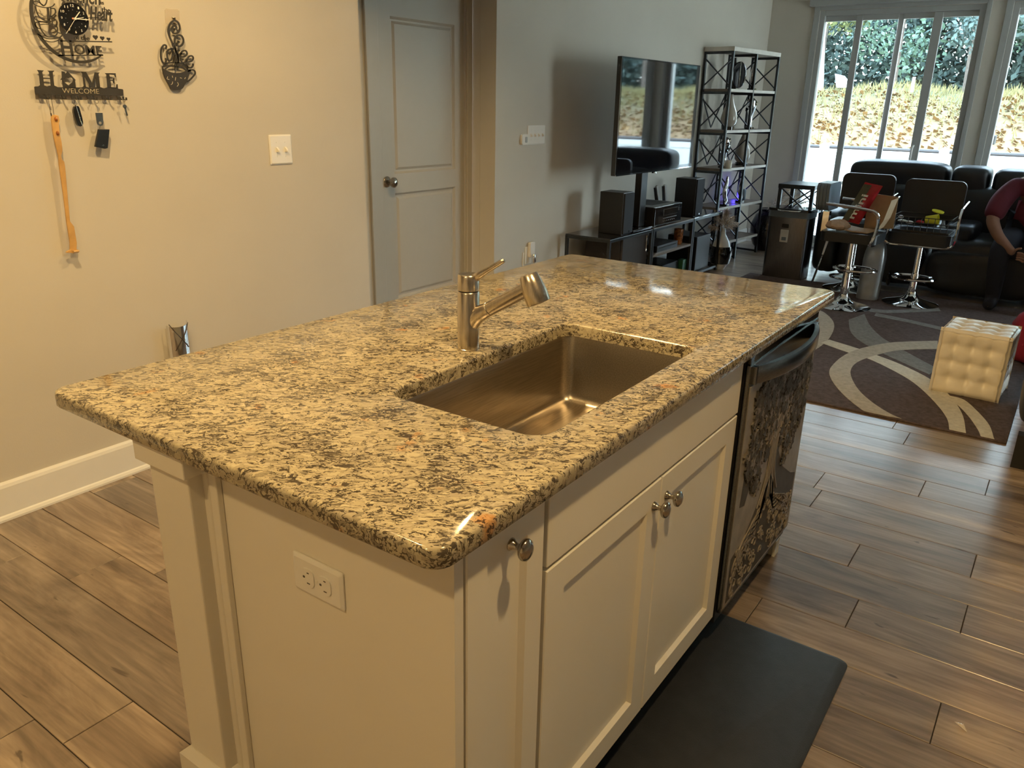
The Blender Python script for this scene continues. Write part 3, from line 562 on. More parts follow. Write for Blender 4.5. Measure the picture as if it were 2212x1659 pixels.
# ================================================================== the island
WH = 'cabinet_white'
fr = .027                                                             # y of the door faces
body = thing('island_end_panel', 'white painted end panel of the island with corner post, cap and plinth', 'panel', (.067, .33, 0))
MB().box(.067, .087, .030, .66, 0, .881).build('side_panel', WH, body)
MB().box(.052, .0665, .0305, .046, 0, .881).build('corner_trim', WH, body) if False else None
MB().box(.028, .14, .585, .700, .185, .838).build('post', WH, body, bevel=.003)
MB().box(.012, .15, .568, .716, .838, .881).build('post_cap', WH, body, bevel=.002)
pl = MB().box(.010, .15, .566, .716, 0, .175)
pl.add([(.010, .566, .175), (.15, .566, .175), (.15, .716, .175), (.010, .716, .175), (.026, .583, .188), (.14, .583, .188), (.14, .702, .188), (.026, .702, .188)], [(0, 1, 5, 4), (1, 2, 6, 5), (2, 3, 7, 6), (3, 0, 4, 7), (4, 5, 6, 7)])
pl.build('post_plinth', WH, body)
MB().lathe([(.012, 0), (.012, .881)], (.067, .581, 0), 16).build('corner_bead', WH, body, smooth_=True)
MB().box(.055, .0668, .545, .566, 0, .881).build('corner_strip', WH, body, bevel=.002)
# cabinets
def carcass(x0, x1, parent):
    MB().box(x0, x1, .052, .655, .105, .881).box(x0, x1, .13, .655, 0.0, .104).build('cabinet_body', WH, parent)
def shaker(x0, x1, z0, z1, st, parent, name='door'):
    q = MB(); y = fr; t = .019; i = .010
    rings = [((x0, x1, z0, z1), y + t), ((x0, x1, z0, z1), y + .002), ((x0 + .002, x1 - .002, z0 + .002, z1 - .002), y),
             ((x0 + st, x1 - st, z0 + st * ST, z1 - st * ST), y), ((x0 + st + .007, x1 - st - .007, z0 + st * ST + .007, z1 - st * ST - .007), y + i)]
    vs = []
    for (a, b_, c, d), yy in rings: vs += [(a, yy, c), (b_, yy, c), (b_, yy, d), (a, yy, d)]
    fs = []
    for r_ in range(4):
        for k in range(4): l = (k + 1) % 4; fs.append((4 * r_ + k, 4 * r_ + l, 4 * r_ + 4 + l, 4 * r_ + 4 + k))
    fs.append((3, 2, 1, 0)); q.add(vs, fs + [(16, 17, 18, 19)] if False else fs)
    d_ = q.build(name, WH, parent)
    a, b_, c, dd = rings[4][0]
    MB().add([(a - .004, y + i - .0003, c - .004), (b_ + .004, y + i - .0003, c - .004), (b_ + .004, y + i - .0003, dd + .004), (a - .004, y + i - .0003, dd + .004)], [(0, 1, 2, 3)]).build('door_panel', WH, d_, fix=False)
    return d_
ST = 1.0
def knob(x, z, parent):
    """oval cabinet knob on a flared foot"""
    q = MB().lathe([(.0105, 0), (.0105, .0015), (.0085, .005), (.0055, .010), (.0050, .016), (.0065, .019)], (x, fr, z), 20, (0, -1, 0))
    q.lathe([(.004, .017), (.0105, .019), (.0150, .0225), (.0163, .0265), (.0150, .031), (.0095, .0345), (.001, .036)], (x, fr, z), 24, (0, -1, 0), 1.12)
    return q.build('knob', 'nickel', parent, smooth_=2)
cb = thing('narrow_cabinet', 'narrow white base cabinet at the near corner of the island, one knob', 'cabinet', (.19, .05, 0))
carcass(.088, .2955, cb)
d1 = shaker(.091, .290, .125, .868, .048, cb); knob(.197, .825, d1)
cb = thing('sink_cabinet', 'wide white sink cabinet with two shaker doors under a plain false front', 'cabinet', (.74, .05, 0))
MB().box(.2965, 1.183, .052, .655, .105, .62).box(.2965, .335, .052, .655, .62, .881).box(1.15, 1.183, .052, .655, .62, .881).box(.2965, 1.183, .13, .655, 0, .104).box(.335, 1.15, .052, .068, .62, .881).build('cabinet_body', WH, cb)
MB().box(.302, 1.178, fr, fr + .020, .729, .868).build('false_front', WH, cb, bevel=.002)
dl = shaker(.302, .7405, .125, .722, .058, cb); knob(.711, .668, dl)
dd = shaker(.7435, 1.178, .125, .722, .058, cb); knob(.772, .668, dd)
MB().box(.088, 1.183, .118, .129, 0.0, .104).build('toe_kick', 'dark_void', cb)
# far end panel
fe = thing('far_end_panel', 'white end panel with shoe moulding past the dishwasher', 'panel', (1.82, .3, 0))
MB().box(1.806, 1.826, .052, .66, 0, .881).build('side_panel', WH, fe)
MB().box(1.827, 1.865, .585, .700, .065, .881).build('post', WH, fe)
MB().box(1.80, 1.806, .645, .66, 0, .881).build('back_panel', WH, fe)
q = MB(); prof = [(0, 0), (.016, 0), (.016, .012), (.012, .020), (.012, .05), (.005, .062), (0, .064)]; n = len(prof); vs = []
for yy in (.046, .66): vs += [(1.827 + p[0], yy, p[1]) for p in prof]
q.add(vs, [(i, (i + 1) % n, (i + 1) % n + n, i + n) for i in range(n)] + [tuple(range(n)), tuple(range(n, 2 * n))[::-1]])
q.box(1.800, 1.843, .042, .0515, 0, .06); q.build('shoe_moulding', WH, fe)
# countertop with sink cut-out
ct = MB(); k = 6
SX0, SX1, SY0, SY1 = .383, 1.052, .100, .458
outer = lambda ins: rrect(ins, 1.920 - ins, ins, .977 - ins, [max(.034 - ins, .004), max(.034 - ins, .004), max(.034 - ins, .004), .034 - ins], k)
inner = lambda ins: rrect(SX0 - ins, SX1 + ins, SY0 - ins, SY1 + ins, [.045, .035, .035, .045], k)
ro = [(.007, H), (.003, H - .0015), (0.0008, H - .005), (0, H - .009), (0, H - .028), (.003, H - .032)]
ri = [(.005, H), (.002, H - .0012), (.0005, H - .004), (0, H - .007), (0, H - .028), (0, H - .032)]
N = len(outer(0)); vs = []
for ins, z in ro: vs += [(p[0], p[1], z) for p in outer(ins)]
for ins, z in ri: vs += [(p[0], p[1], z) for p in inner(ins)]
fs = []
for i in range(5):
    for j in range(N): l = (j + 1) % N; fs.append((i * N + j, i * N + l, (i + 1) * N + l, (i + 1) * N + j))
for i in range(6, 11):
    for j in range(N): l = (j + 1) % N; fs.append((i * N + j, i * N + l, (i + 1) * N + l, (i + 1) * N + j))
for j in range(N):
    l = (j + 1) % N; fs.append((j, l, 6 * N + l, 6 * N + j)); fs.append((5 * N + j, 5 * N + l, 11 * N + l, 11 * N + j))
ct.add(vs, fs)
ct.build('countertop', 'granite', None, smooth_=True, label='polished speckled granite worktop of the kitchen island with sink cut-out', cat='countertop')
# sink basin
sk = MB(); zt_, zb = H - .0325, .700; vs = []; e = .004
rg = [(-.025, zt_), (e * 0 + .0, zt_), (.002, zt_ - .006), (.006, zb + .03), (.010, zb + .012), (.020, zb + .003), (.036, zb)]
for ins, z in rg: vs += [(p[0], p[1], z) for p in rrect(SX0 + ins - .003, SX1 - ins + .003, SY0 + ins - .003, SY1 - ins + .003, max(.018, .030 - ins * .3) + (.02 if ins < 0 else 0), k)]
fs = []
for i in range(len(rg) - 1):
    for j in range(N): l = (j + 1) % N; fs.append((i * N + j, i * N + l, (i + 1) * N + l, (i + 1) * N + j))
o = (len(rg) - 1) * N
vs.append(((SX0 + SX1) / 2, (SY0 + SY1) / 2 + .06, zb - .008)); c_ = len(vs) - 1
for j in range(N): fs.append((o + j, o + (j + 1) % N, c_))
sk.add(vs, fs)
sk_t = thing('sink', 'single bowl stainless steel undermount sink in the granite worktop', 'sink', ((SX0 + SX1) / 2, .28, .69))
sk.build('basin', 'sink_steel', sk_t, smooth_=True, fix=False)
MB().lathe([(.045, -.006), (.045, .002), (.036, .003), (.030, -.004), (.004, -.005)], ((SX0 + SX1) / 2, (SY0 + SY1) / 2 + .06, zb - .006), 24).build('drain', 'chrome', sk_t, smooth_=True)
# faucet
fc = thing('faucet', 'brushed nickel pull-out kitchen faucet beside the sink', 'faucet', (.712, .514, H))
bx_, by_ = .712, .514; r = .0250
def faucet_body():
    me = MB(); me.lathe([(.0262, 0), (.0262, .003), (r, .004), (r, .132), (r - .002, .1345)], (bx_, by_, H), 36); return me
fb = faucet_body().build('faucet_body', 'brushed_nickel', fc, smooth_=True)
# spout branch: blends out of the body
dirv = Vector((.10, -.852, .523)).normalized(); p0 = Vector((bx_, by_, H + .068))
cy_ = [Vector((bx_, by_ + .003, H + .010)), Vector((bx_, by_, H + .030)), Vector((bx_, by_ - .005, H + .050)), Vector((bx_ + .001, by_ - .015, H + .070))] + [p0 + dirv * d for d in (.030, .042, .054, .064)]
cy_ = [Vector(p) for p in smooth([tuple(p) for p in cy_], 4)]
MB().tube(cy_, [.0140 + .0052 * min(1, i / 14) if i < 18 else .0192 - .0028 * min(1, (i - 17) / 8) for i in range(len(cy_))], 32).build('spout_collar', 'brushed_nickel', fc, smooth_=2)
sp_end = p0 + dirv * .177
MB().tube([p0 + dirv * .0655, p0 + dirv * .12, sp_end], [.0163, .0163, .0160], 28).build('spout', 'brushed_nickel', fc, smooth_=True)
MB().tube([p0 + dirv * .0638, p0 + dirv * .0657], [.0158, .0158], 24).build('spout_joint', 'black_plastic', fc)
hax = Vector((.06, -.42, -.90)).normalized()
hp = sp_end + dirv * .010 - hax * .026
MB().lathe([(.006, -.001), (.0185, .0), (.0205, .003), (.0240, .020), (.0262, .042), (.0268, .062), (.0262, .0645), (.020, .066), (.018, .062), (.002, .062)], hp, 32, hax).build('spray_head', 'brushed_nickel', fc, smooth_=True)
MB().lathe([(.023, .1365), (r - .0005, .138), (r - .0005, .170), (r - .003, .173), (.001, .174)], (bx_, by_, H), 36).build('handle_cap', 'brushed_nickel', fc, smooth_=True)
MB().lathe([(.0215, .1340), (.0215, .1370)], (bx_, by_, H), 28).build('cap_gap', 'black_plastic', fc)
ld = Vector((.12, -.80, .52)).normalized()
a0 = Vector((bx_, by_ - .012, H + .163)); lv = MB()
lv.tube([a0, a0 + ld * .022, a0 + ld * .05, a0 + ld * .088, a0 + ld * .092], [.0110, .0085, .0062, .0052, .0035], 16)
lv.build('lever', 'brushed_nickel', fc, smooth_=2)

# duplex outlet on the end panel (long side level)
ot = thing('island_outlet', 'white duplex outlet lying sideways on the island end panel', 'outlet', (.066, .308, .72))
def plate_yz(x, y0, y1, z0, z1, parent, t=.006):
    q = MB(); rr1 = rrect(y0, y1, z0, z1, .004, 3); rr2 = rrect(y0 + .006, y1 - .006, z0 + .006, z1 - .006, .003, 3); n = len(rr1)
    q.add([(x, p[0], p[1]) for p in rr1] + [(x - t * .45, p[0], p[1]) for p in rr1] + [(x - t, p[0], p[1]) for p in rr2],
          [(i, (i + 1) % n, (i + 1) % n + n, i + n) for i in range(n)] + [(i + n, (i + 1) % n + n, (i + 1) % n + 2 * n, i + 2 * n) for i in range(n)] + [tuple(range(2 * n, 3 * n))])
    return q.build('cover_plate', 'plate_white', parent)
plate_yz(.0665, .250, .366, .685, .755, ot)
for yc in (.3275, .2885):
    r2 = rrect(yc - .0145, yc + .0145, .7035, .7365, .011, 5)
    rc = MB().prism(r2, fYZ, .0605, .0585).build('receptacle', 'plate_white', ot)
    MB().prism(rrect(yc - .004, yc + .001, .7285, .7305, .0004, 1), fYZ, .0586, .0582).prism(rrect(yc - .005, yc + .002, .7095, .7115, .0004, 1), fYZ, .0586, .0582).prism(rrect(yc + .006, yc + .011, .718, .722, .0015, 2), fYZ, .0586, .0582).build('slots', 'plate_slot', rc)
MB().lathe([(.003, 0), (.003, .0015), (.0008, .0018)], (.0608, .308, .72), 10, (-1, 0, 0)).build('screw', 'plate_white', ot)

# ------------------------------------------------------------------ dishwasher
MB().box(1.189, 1.799, .645, .66, 0, .881).build('island_back_panel', WH, None, label='white back panel of the island behind the dishwasher', cat='panel')
dw = thing('dishwasher', 'dark steel dishwasher with a tree of life relief cover on its door', 'dishwasher', (1.495, .02, 0))
yf = .014
MB().box(1.189, 1.802, .026, .60, .10, .868).build('tub', 'black_plastic', dw)
MB().box(1.195, 1.797, yf, .0255, .130, .850).build('door', 'dark_steel', dw, bevel=.003)
MB().box(1.197, 1.795, .016, .0255, .8505, .872).build('control_strip', 'black_gloss', dw, bevel=.002)
MB().box(1.20, 1.79, .09, .12, .0, .10).build('kick_plate', 'black_plastic', dw)
# bowed handle band
q = MB(); n = 24; vs = []
for i in range(n + 1):
    t = i / n; xx = 1.216 + .545 * t; s_ = math.sin(PI * t); yo = yf - .004 - .052 * s_ ** .65
    dx = .010; yi = yo + .011
    zb_, ztp = .797, .843
    vs += [(xx, yo + .004, zb_), (xx, yo, zb_ + .006), (xx, yo, ztp - .008), (xx, yo + .003, ztp), (xx, yi + .004, ztp), (xx, yi + .004, zb_)]
fs = []
for i in range(n):
    for k_ in range(6): l = (k_ + 1) % 6; fs.append((6 * i + k_, 6 * i + l, 6 * i + 6 + l, 6 * i + 6 + k_))
fs += [tuple(range(6)), tuple(range(6 * n, 6 * n + 6))[::-1]]; q.add(vs, fs)
q.box(1.214, 1.228, yf - .010, yf, .797, .843).box(1.752, 1.766, yf - .010, yf, .797, .843)
q.build('handle', 'dark_steel', dw, smooth_=True)
# tree of life cover: thin sheet with raised trunk, roots, leaves
cv = MB().box(1.206, 1.790, yf - .0022, yf - .0002, .140, .790).build('magnet_cover', 'art_light', dw, label='printed cover with a tree of life relief')
ya, yb = yf - .0022, yf - .0055
art = MB(); lf = MB(); lfl = MB(); R2 = random.Random(3)
tx = 1.482
yd = ya - .0006                                    # dark ground of the design
MB().prism([(1.222, .150), (1.776, .150), (1.776, .34), (1.72, .36), (1.60, .43), (1.545, .50), (1.56, .60), (1.60, .66), (1.776, .60), (1.776, .778), (1.30, .778), (1.27, .66), (1.25, .54), (1.24, .44), (1.28, .43), (1.33, .52), (1.40, .60), (1.445, .56), (1.45, .47), (1.40, .38), (1.31, .31), (1.222, .29)], fXZ, ya, yd).build('dark_ground', 'art_dark', cv)
for i in range(8): # trunk strands
    o_ = (i - 3.5) * .0075
    art.ribbon([(tx + o_ * 3.2, .37), (tx + o_ * 1.5, .44), (tx + o_, .50), (tx + o_ * 1.2 + .004, .57), (tx + o_ * 2.8 + .012, .64), (tx + o_ * 5 + .02, .70)], .0058, fXZ, ya, yb - .0012 * (i % 2), taper=0)
for s_ in (-1, 1):
    for i in range(8): # branches
        a = .575 + .012 * i; L = .06 + .022 * i
        art.ribbon([(tx, .56 + .008 * i), (tx + s_ * L * .45, a + .02 * (i % 3)), (tx + s_ * L * .9, a + .015 * i - .03), (tx + s_ * L * 1.05, a + .02 * i - .06 * (i % 2))], .006, fXZ, ya, yb - .001, taper=1)
    for i in range(12): # roots with curls
        L = .03 + .022 * i; zz = max(.36 - .017 * i * (1 if i % 2 else .7), .175)
        xe = max(1.245, min(1.755, tx + s_ * L))
        art.ribbon([(tx + s_ * .004 * i, .45 - .004 * i), (tx + s_ * L * .3, .385 - .008 * i), (tx + s_ * L * .7, (.38 + zz) / 2), (xe, zz + .02), (xe + s_ * .004, zz - .012), (xe - s_ * .016, zz - .022), (xe - s_ * .022, zz - .006), (xe - s_ * .012, zz)], .0070, fXZ, ya, yb - .001, taper=1)
for i in range(70): # lower curls
    cx_, cz_ = R2.uniform(1.235, 1.765), R2.uniform(.165, .30); rr_ = R2.uniform(.012, .022); a0_ = R2.uniform(0, 6.3); sg = R2.choice((-1, 1))
    art.ribbon([(cx_ + rr_ * (1 - t / 9) * math.cos(a0_ + sg * t * .8), cz_ + rr_ * (1 - t / 9) * math.sin(a0_ + sg * t * .8)) for t in range(8)], .0045, fXZ, ya, yb - .0005, sub=2, taper=1)
for i in range(1150): # crown leaves
    t = R2.uniform(0, 2 * PI); rad = math.sqrt(R2.random())
    cx_ = 1.49 + .285 * rad * math.cos(t); cz_ = .68 + (.11 if math.sin(t) > 0 else .27) * rad * math.sin(t)
    if not (1.218 < cx_ < 1.780 and .40 < cz_ < .782): continue
    if abs(cx_ - tx) < .045 and cz_ < .60: continue
    if cz_ < .52 and abs(cx_ - tx) < .10: continue
    if cx_ < 1.262 and cz_ > .60 and cz_ < .74: continue
    s_ = R2.uniform(.010, .021); a = R2.uniform(0, 2 * PI)
    pts_ = [(cx_ + s_ * rr_ * math.cos(a + an), cz_ + s_ * rr_ * math.sin(a + an) * 1.1) for rr_, an in ((1.2, 0), (.45, .5), (.95, 1.0), (.4, 1.6), (.8, 2.3), (.5, 3.14), (.8, -2.3), (.4, -1.6), (.95, -1.0), (.45, -.5))]
    (lf if R2.random() < .72 else lfl).prism(pts_, fXZ, ya, yb - R2.uniform(0, .0028))
lf.build('relief_leaves', 'art_dark', cv, kind='stuff', fix=False)
lfl.build('pale_leaves', 'art_mid', cv, kind='stuff', fix=False)
art.build('relief_trunk_and_roots', 'art_pale', cv, kind='stuff')

# floor mat
mt_ = MB(); rO = lambda i_: rrect(.10 + i_, 1.372 - i_, -.304 + i_, .115 - i_, .022, 4); lv_ = [(0, .0005), (0, .006), (.008, .014), (.018, .0175)]; vs = []
for i_, z in lv_: vs += [(p[0], p[1], z) for p in rO(i_)]
n = len(rO(0)); fs = [(i * n + j, i * n + (j + 1) % n, (i + 1) * n + (j + 1) % n, (i + 1) * n + j) for i in range(3) for j in range(n)] + [tuple(range(3 * n, 4 * n)), tuple(range(n))[::-1]]
mt_.add(vs, fs).build('kitchen_mat', 'rubber_mat', None, smooth_=True, label='charcoal cushioned kitchen mat on the floor before the sink cabinet', cat='mat')
# scrap of clear wrapper on the floor
q = MB().tube([(1.300, -.575, .004), (1.292, -.592, .006), (1.280, -.604, .004)], [.001, .006, .001], 6); q.build('clear_wrapper', 'clear_pad', None, label='tiny crumpled scrap of clear plastic on the floor at lower right', cat='wrapper')
# ================================================================== things on the left wall (Y = YL)
def plate(name, label, x0, x1, z0, z1, y, group=None):
    t = thing(name, label, 'switch', ((x0 + x1) / 2, y, z0), group=group)
    r1 = rrect(x0, x1, z0, z1, .005, 3); r2 = rrect(x0 + .006, x1 - .006, z0 + .006, z1 - .006, .003, 3); n = len(r1); q = MB()
    q.add([(p[0], y - .0005, p[1]) for p in r1] + [(p[0], y - .003, p[1]) for p in r1] + [(p[0], y - .0065, p[1]) for p in r2],
          [(i, (i + 1) % n, (i + 1) % n + n, i + n) for i in range(n)] + [(i + n, (i + 1) % n + n, (i + 1) % n + 2 * n, i + 2 * n) for i in range(n)] + [tuple(range(2 * n, 3 * n))])
    q.build('cover_plate', 'plate_white', t); return t
def toggle(x, z, y, parent, up_=True):
    s_ = 1 if up_ else -1
    tg = MB().add([(x - .005, y - .006, z - .011), (x + .005, y - .006, z - .011), (x + .005, y - .006, z + .011), (x - .005, y - .006, z + .011),
              (x - .0035, y - .022, z + s_ * .006 - .0035), (x + .0035, y - .022, z + s_ * .006 - .0035), (x + .0035, y - .020, z + s_ * .006 + .0045), (x - .0035, y - .020, z + s_ * .006 + .0045)],
             [(0, 1, 5, 4), (1, 2, 6, 5), (2, 3, 7, 6), (3, 0, 4, 7), (4, 5, 6, 7)]).build('toggle', 'plate_white', parent)
    MB().prism(rrect(x - .0052, x + .0052, z - .012, z + .012, .001, 1), fXZ, y - .0064, y - .0068).build('toggle_slot', 'plate_slot', tg) if False else None
    for dz in (-.030, .030): MB().lathe([(.0028, 0), (.0028, .001), (.0006, .0013)], (x, y - .0063, z + dz), 8, (0, -1, 0)).build('screw', 'plate_white', parent)
t = plate('double_light_switch', 'white double toggle light switch on the kitchen wall', 1.662, 1.784, 1.172, 1.298, YL)
toggle(1.700, 1.236, YL, t, False); toggle(1.746, 1.236, YL, t, False)
t = plate('quad_light_switch', 'white four-toggle light switch on the living room wall', 3.897, 4.108, 1.188, 1.310, YG)
for i in range(4): toggle(3.934 + .0455 * i, 1.249, YG, t, False)
t = thing('small_wall_control', 'small white round-cornered control stuck to the lower left of the four-toggle switch', 'control', (3.855, YG, 1.19))
MB().prism(rrect(3.815, 3.892, 1.190, 1.256, .012, 4), fXZ, YG - .001, YG - .018).build('case', 'plate_white', t, bevel=.002)
MB().prism(rrect(3.850, 3.872, 1.203, 1.240, .006, 3), fXZ, YG - .018, YG - .021).build('button', 'window_vinyl', t)
t = thing('plugged_outlet', 'white outlet with a chrome plug-in light near the corner behind the island', 'outlet', (3.93, YG, .40))
MB().prism(rrect(3.90, 3.975, .385, .505, .005, 3), fXZ, YG - .001, YG - .007).build('cover_plate', 'plate_white', t)
MB().prism(rrect(3.93, 3.985, .43, .535, .008, 3), fXZ, YG - .008, YG - .030).build('adapter', 'plate_white', t, bevel=.003)
MB().lathe([(.012, 0), (.017, .01), (.014, .03), (.017, .05), (.010, .062)], (3.950, YG - .045, .395), 16).build('chrome_plug', 'chrome', t, smooth_=True)
MB().box(3.875, 3.888, YG - .006, YG - .001, .34, .47).build('cable_cover', 'plate_white', t)

# --- clock
yc = YL - .035; th = .003
ck = thing('wall_clock', 'black cut-metal wall clock with stacked cups and HOME lettering', 'clock', (.872, YL - .02, 1.55))
cxr, czr, rr_ = .872, 1.685, .1335
ringp = [(cxr + rr_ * math.cos(a), czr + rr_ * math.sin(a)) for a in [math.radians(105 + 200 * i / 60) for i in range(61)]]
# thicker at the bottom, tapering to the lower right
def band(pts, ws, y0_, y1_):
    q = MB(); n = len(pts); vs = []
    for i, p in enumerate(pts):
        q0 = pts[max(i - 1, 0)]; q1 = pts[min(i + 1, n - 1)]; dx, dz = q1[0] - q0[0], q1[1] - q0[1]; l = math.hypot(dx, dz); w_ = ws[i] / 2
        a = (p[0] - dz / l * w_, p[1] + dx / l * w_); b_ = (p[0] + dz / l * w_, p[1] - dx / l * w_)
        vs += [(a[0], y0_, a[1]), (b_[0], y0_, b_[1]), (b_[0], y1_, b_[1]), (a[0], y1_, a[1])]
    fs = [(4 * i + k_, 4 * i + (k_ + 1) % 4, 4 * i + 4 + (k_ + 1) % 4, 4 * i + 4 + k_) for i in range(n - 1) for k_ in range(4)] + [(3, 2, 1, 0), tuple(range(4 * n - 4, 4 * n))]
    return q.add(vs, fs)
band(ringp, [.0082 + .0028 * math.sin(PI * i / 60) - (.004 * max(0, (i - 52) / 8)) for i in range(61)], yc, yc - th).build('ring', 'black_metal', ck)
cups = MB()
for k_, w_, cl in (('cup1', .0022, 1), ('cup1b', .0018, 0), ('h1', .0020, 0), ('sa1', .0022, 0), ('sb1', .0018, 0), ('rim2', .0020, 0), ('cup2', .0024, 0), ('band2', .0050, 0), ('h2', .0028, 0), ('sa2', .0022, 0), ('cup3', .0022, 0), ('sa3', .0020, 0)):
    cups.ribbon(D['c_' + k_], w_ * 1.35, fXZ, yc, yc - th, closed=bool(cl), sub=3)
cups.build('stacked_cups', 'black_metal', ck)
let = MB()
let.add(*[(lambda b_: b_)(x_) for x_ in ([], [])]) if False else None
def txt(body, fit, name, mat='black_metal', y0_=yc, y1_=yc - th, parent=ck, **k_):
    return text_mesh(body, fit, fXZ, y0_, y1_, **k_).build(name, mat, parent, fix=False)
txt('Kitchen', (.842, 1.737, .975, 1.785), 'lettering_kitchen', bold=.012, shear=.2)
txt('Heart', (.930, 1.688, 1.012, 1.731), 'lettering_heart', bold=.022, shear=.35)
txt('the', (.975, 1.716, 1.006, 1.733), 'lettering_the', bold=.01)
txt('is', (.975, 1.740, .986, 1.752), 'lettering_is', bold=.01)
txt('of the', (.864, 1.622, .917, 1.636), 'lettering_of_the', bold=.008)
txt('H', (.816, 1.569, .854, 1.622), 'large_letter', bold=.018)
txt('OME', (.860, 1.575, .955, 1.607), 'lettering_ome', bold=.008)
for pts_, w_ in ((D['c_bar'], .0038), (D['c_bot'], .0038), ([(.842, 1.725), (.850, 1.737)], .006), ([(.905, 1.725), (.895, 1.737)], .006), ([(.902, 1.640), (.902, 1.618)], .0025), ([(.975, 1.700), (.925, 1.694)], .002)):
    MB().ribbon(pts_, w_, fXZ, yc, yc - th, sub=1).build('connecting_bar', 'black_metal', ck)
def heart(cx_, cz_, s_):
    o_ = []
    for i in range(20):
        t = 2 * PI * i / 20; o_.append((cx_ + s_ * .0625 * 16 * math.sin(t) ** 3 / 2, cz_ + s_ * .0625 * (13 * math.cos(t) - 5 * math.cos(2 * t) - 2 * math.cos(3 * t) - math.cos(4 * t)) / 2))
    return o_
for k_, s_ in (('heart1', .0175), ('heart2', .0155), ('heart3', .0130)):
    hx_, hz_ = D['c_' + k_][0]; hz_ = 1.6215 + s_ * .62 + (.0006)
    MB().prism(heart(hx_, hz_ + .001, s_), fXZ, yc, yc - th).build('heart', 'black_metal', ck)
fcx, fcz, fr_ = .8725, 1.686, .0505
MB().lathe([(fr_, 0), (fr_, .004), (fr_ - .001, .005)], (fcx, yc, fcz), 48, (0, -1, 0)).build('clock_face', 'black_gloss', ck)
MB().lathe([(.028, 0), (.028, .034)], (fcx, YL - .0015, fcz), 24, (0, -1, 0)).build('movement_case', 'black_plastic', ck)
nums = MB()
for i in range(12):
    n_ = 12 if i == 0 else i; a = math.radians(90 - 30 * i); x_, z_ = fcx + .0405 * math.cos(a), fcz + .0405 * math.sin(a)
    wd = .0058 if n_ > 9 else .0032
    b_ = text_mesh(str(n_), (x_ - wd / 1, z_ - .0038, x_ + wd / 1, z_ + .0038) if n_ > 9 else (x_ - .0024, z_ - .0038, x_ + .0024, z_ + .0038), fXZ, yc - .0049, yc - .0054)
    nums.add(b_.v, b_.f)
    a2 = (x_ - fcx) * .68 + fcx, (z_ - fcz) * .68 + fcz; 
nums.build('numerals', 'white_print', ck, fix=False)
tk = MB()
for i in range(12):
    a = math.radians(90 - 30 * i); c_, s_ = math.cos(a), math.sin(a)
    tk.ribbon([(fcx + .026 * c_, fcz + .026 * s_), (fcx + .029 * c_, fcz + .029 * s_)], .0010, fXZ, yc - .0049, yc - .0051, sub=1)
tk.build('hour_ticks', 'window_vinyl', ck)
def hand(x_, z_, w_, yy, name, mat='white_print', back=.0):
    dx, dz = x_ - fcx, z_ - fcz
    MB().ribbon([(fcx - dx * back, fcz - dz * back), (x_, z_)], w_, fXZ, yy, yy - .0008, sub=1).build(name, mat, ck)
hand(.893, 1.709, .0026, yc - .009, 'hour_hand'); hand(.922, 1.6868, .0024, yc - .011, 'minute_hand'); hand(.834, 1.637, .0012, yc - .013, 'second_hand', back=.22); hand(.903, 1.6925, .0016, yc - .010, 'hand_shadow_strip')  # last strip is a hand's shadow drawn as a solid piece
MB().lathe([(.0036, 0), (.0036, .010), (.001, .0105)], (fcx, yc - .005, fcz), 14, (0, -1, 0)).build('hand_hub', 'white_print', ck)
MB().lathe([(.0028, 0), (.0028, .002)], (fcx - .005, yc - .006, fcz + .0005), 12, (0, -1, 0)).build('counterweight', 'pink_hub', ck)

# --- key rack
yr = YL - .012; t2 = .003
rk = thing('key_rack', 'black metal HOME key rack with WELCOME cut in its bar', 'key rack', (.90, YL - .012, 1.44))
MB().prism(D['r_bar'], fXZ, yr, yr - t2).build('bar', 'black_metal', rk)
MB().prism(D['r_H'], fXZ, yr, yr - t2).build('letter_h', 'black_metal', rk)
MB().prism([D['r_house'], D['r_heart']], fXZ, yr, yr - t2).build('house_with_heart', 'black_metal', rk)
MB().prism(D['r_M'], fXZ, yr, yr - t2).build('letter_m', 'black_metal', rk)
MB().prism(D['r_E'], fXZ, yr, yr - t2).build('letter_e', 'black_metal', rk)
wl = D['r_welcome']
text_mesh('WELCOME', (wl[0][0], wl[0][1] + .0015, wl[1][0], wl[1][1] - .001), fXZ, yr - t2, yr - t2 - .0004, bold=-.02).build('welcome_lettering', 'bamboo' if False else 'cream_wax', rk, fix=False)
for i, (hx, hz) in enumerate(D['r_hooks']):
    w_ = .0155
    MB().prism([(hx, hz), (hx + w_ * .75, hz - .0005), (hx + w_ * 1.25, hz - .0135), (hx - .0005, hz - .0125)], fXZ, yr, yr - t2).build('hook_plate', 'black_metal', rk)
    MB().add([], []).box(hx + .021, hx + .0265, yr - t2, yr, hz - .0135, hz).box(hx + .021, hx + .0265, yr - .022, yr - t2, hz - .0135, hz - .0110).box(hx + .021, hx + .0265, yr - .022, yr - .0195, hz - .0110, hz - .004).build('hook', 'black_metal', rk)
MB().lathe([(.003, 0), (.003, .010)], (.85, YL - .0015, 1.452), 10, (0, -1, 0)).lathe([(.003, 0), (.003, .010)], (.98, YL - .0015, 1.447), 10, (0, -1, 0)).build('standoffs', 'black_metal', rk)
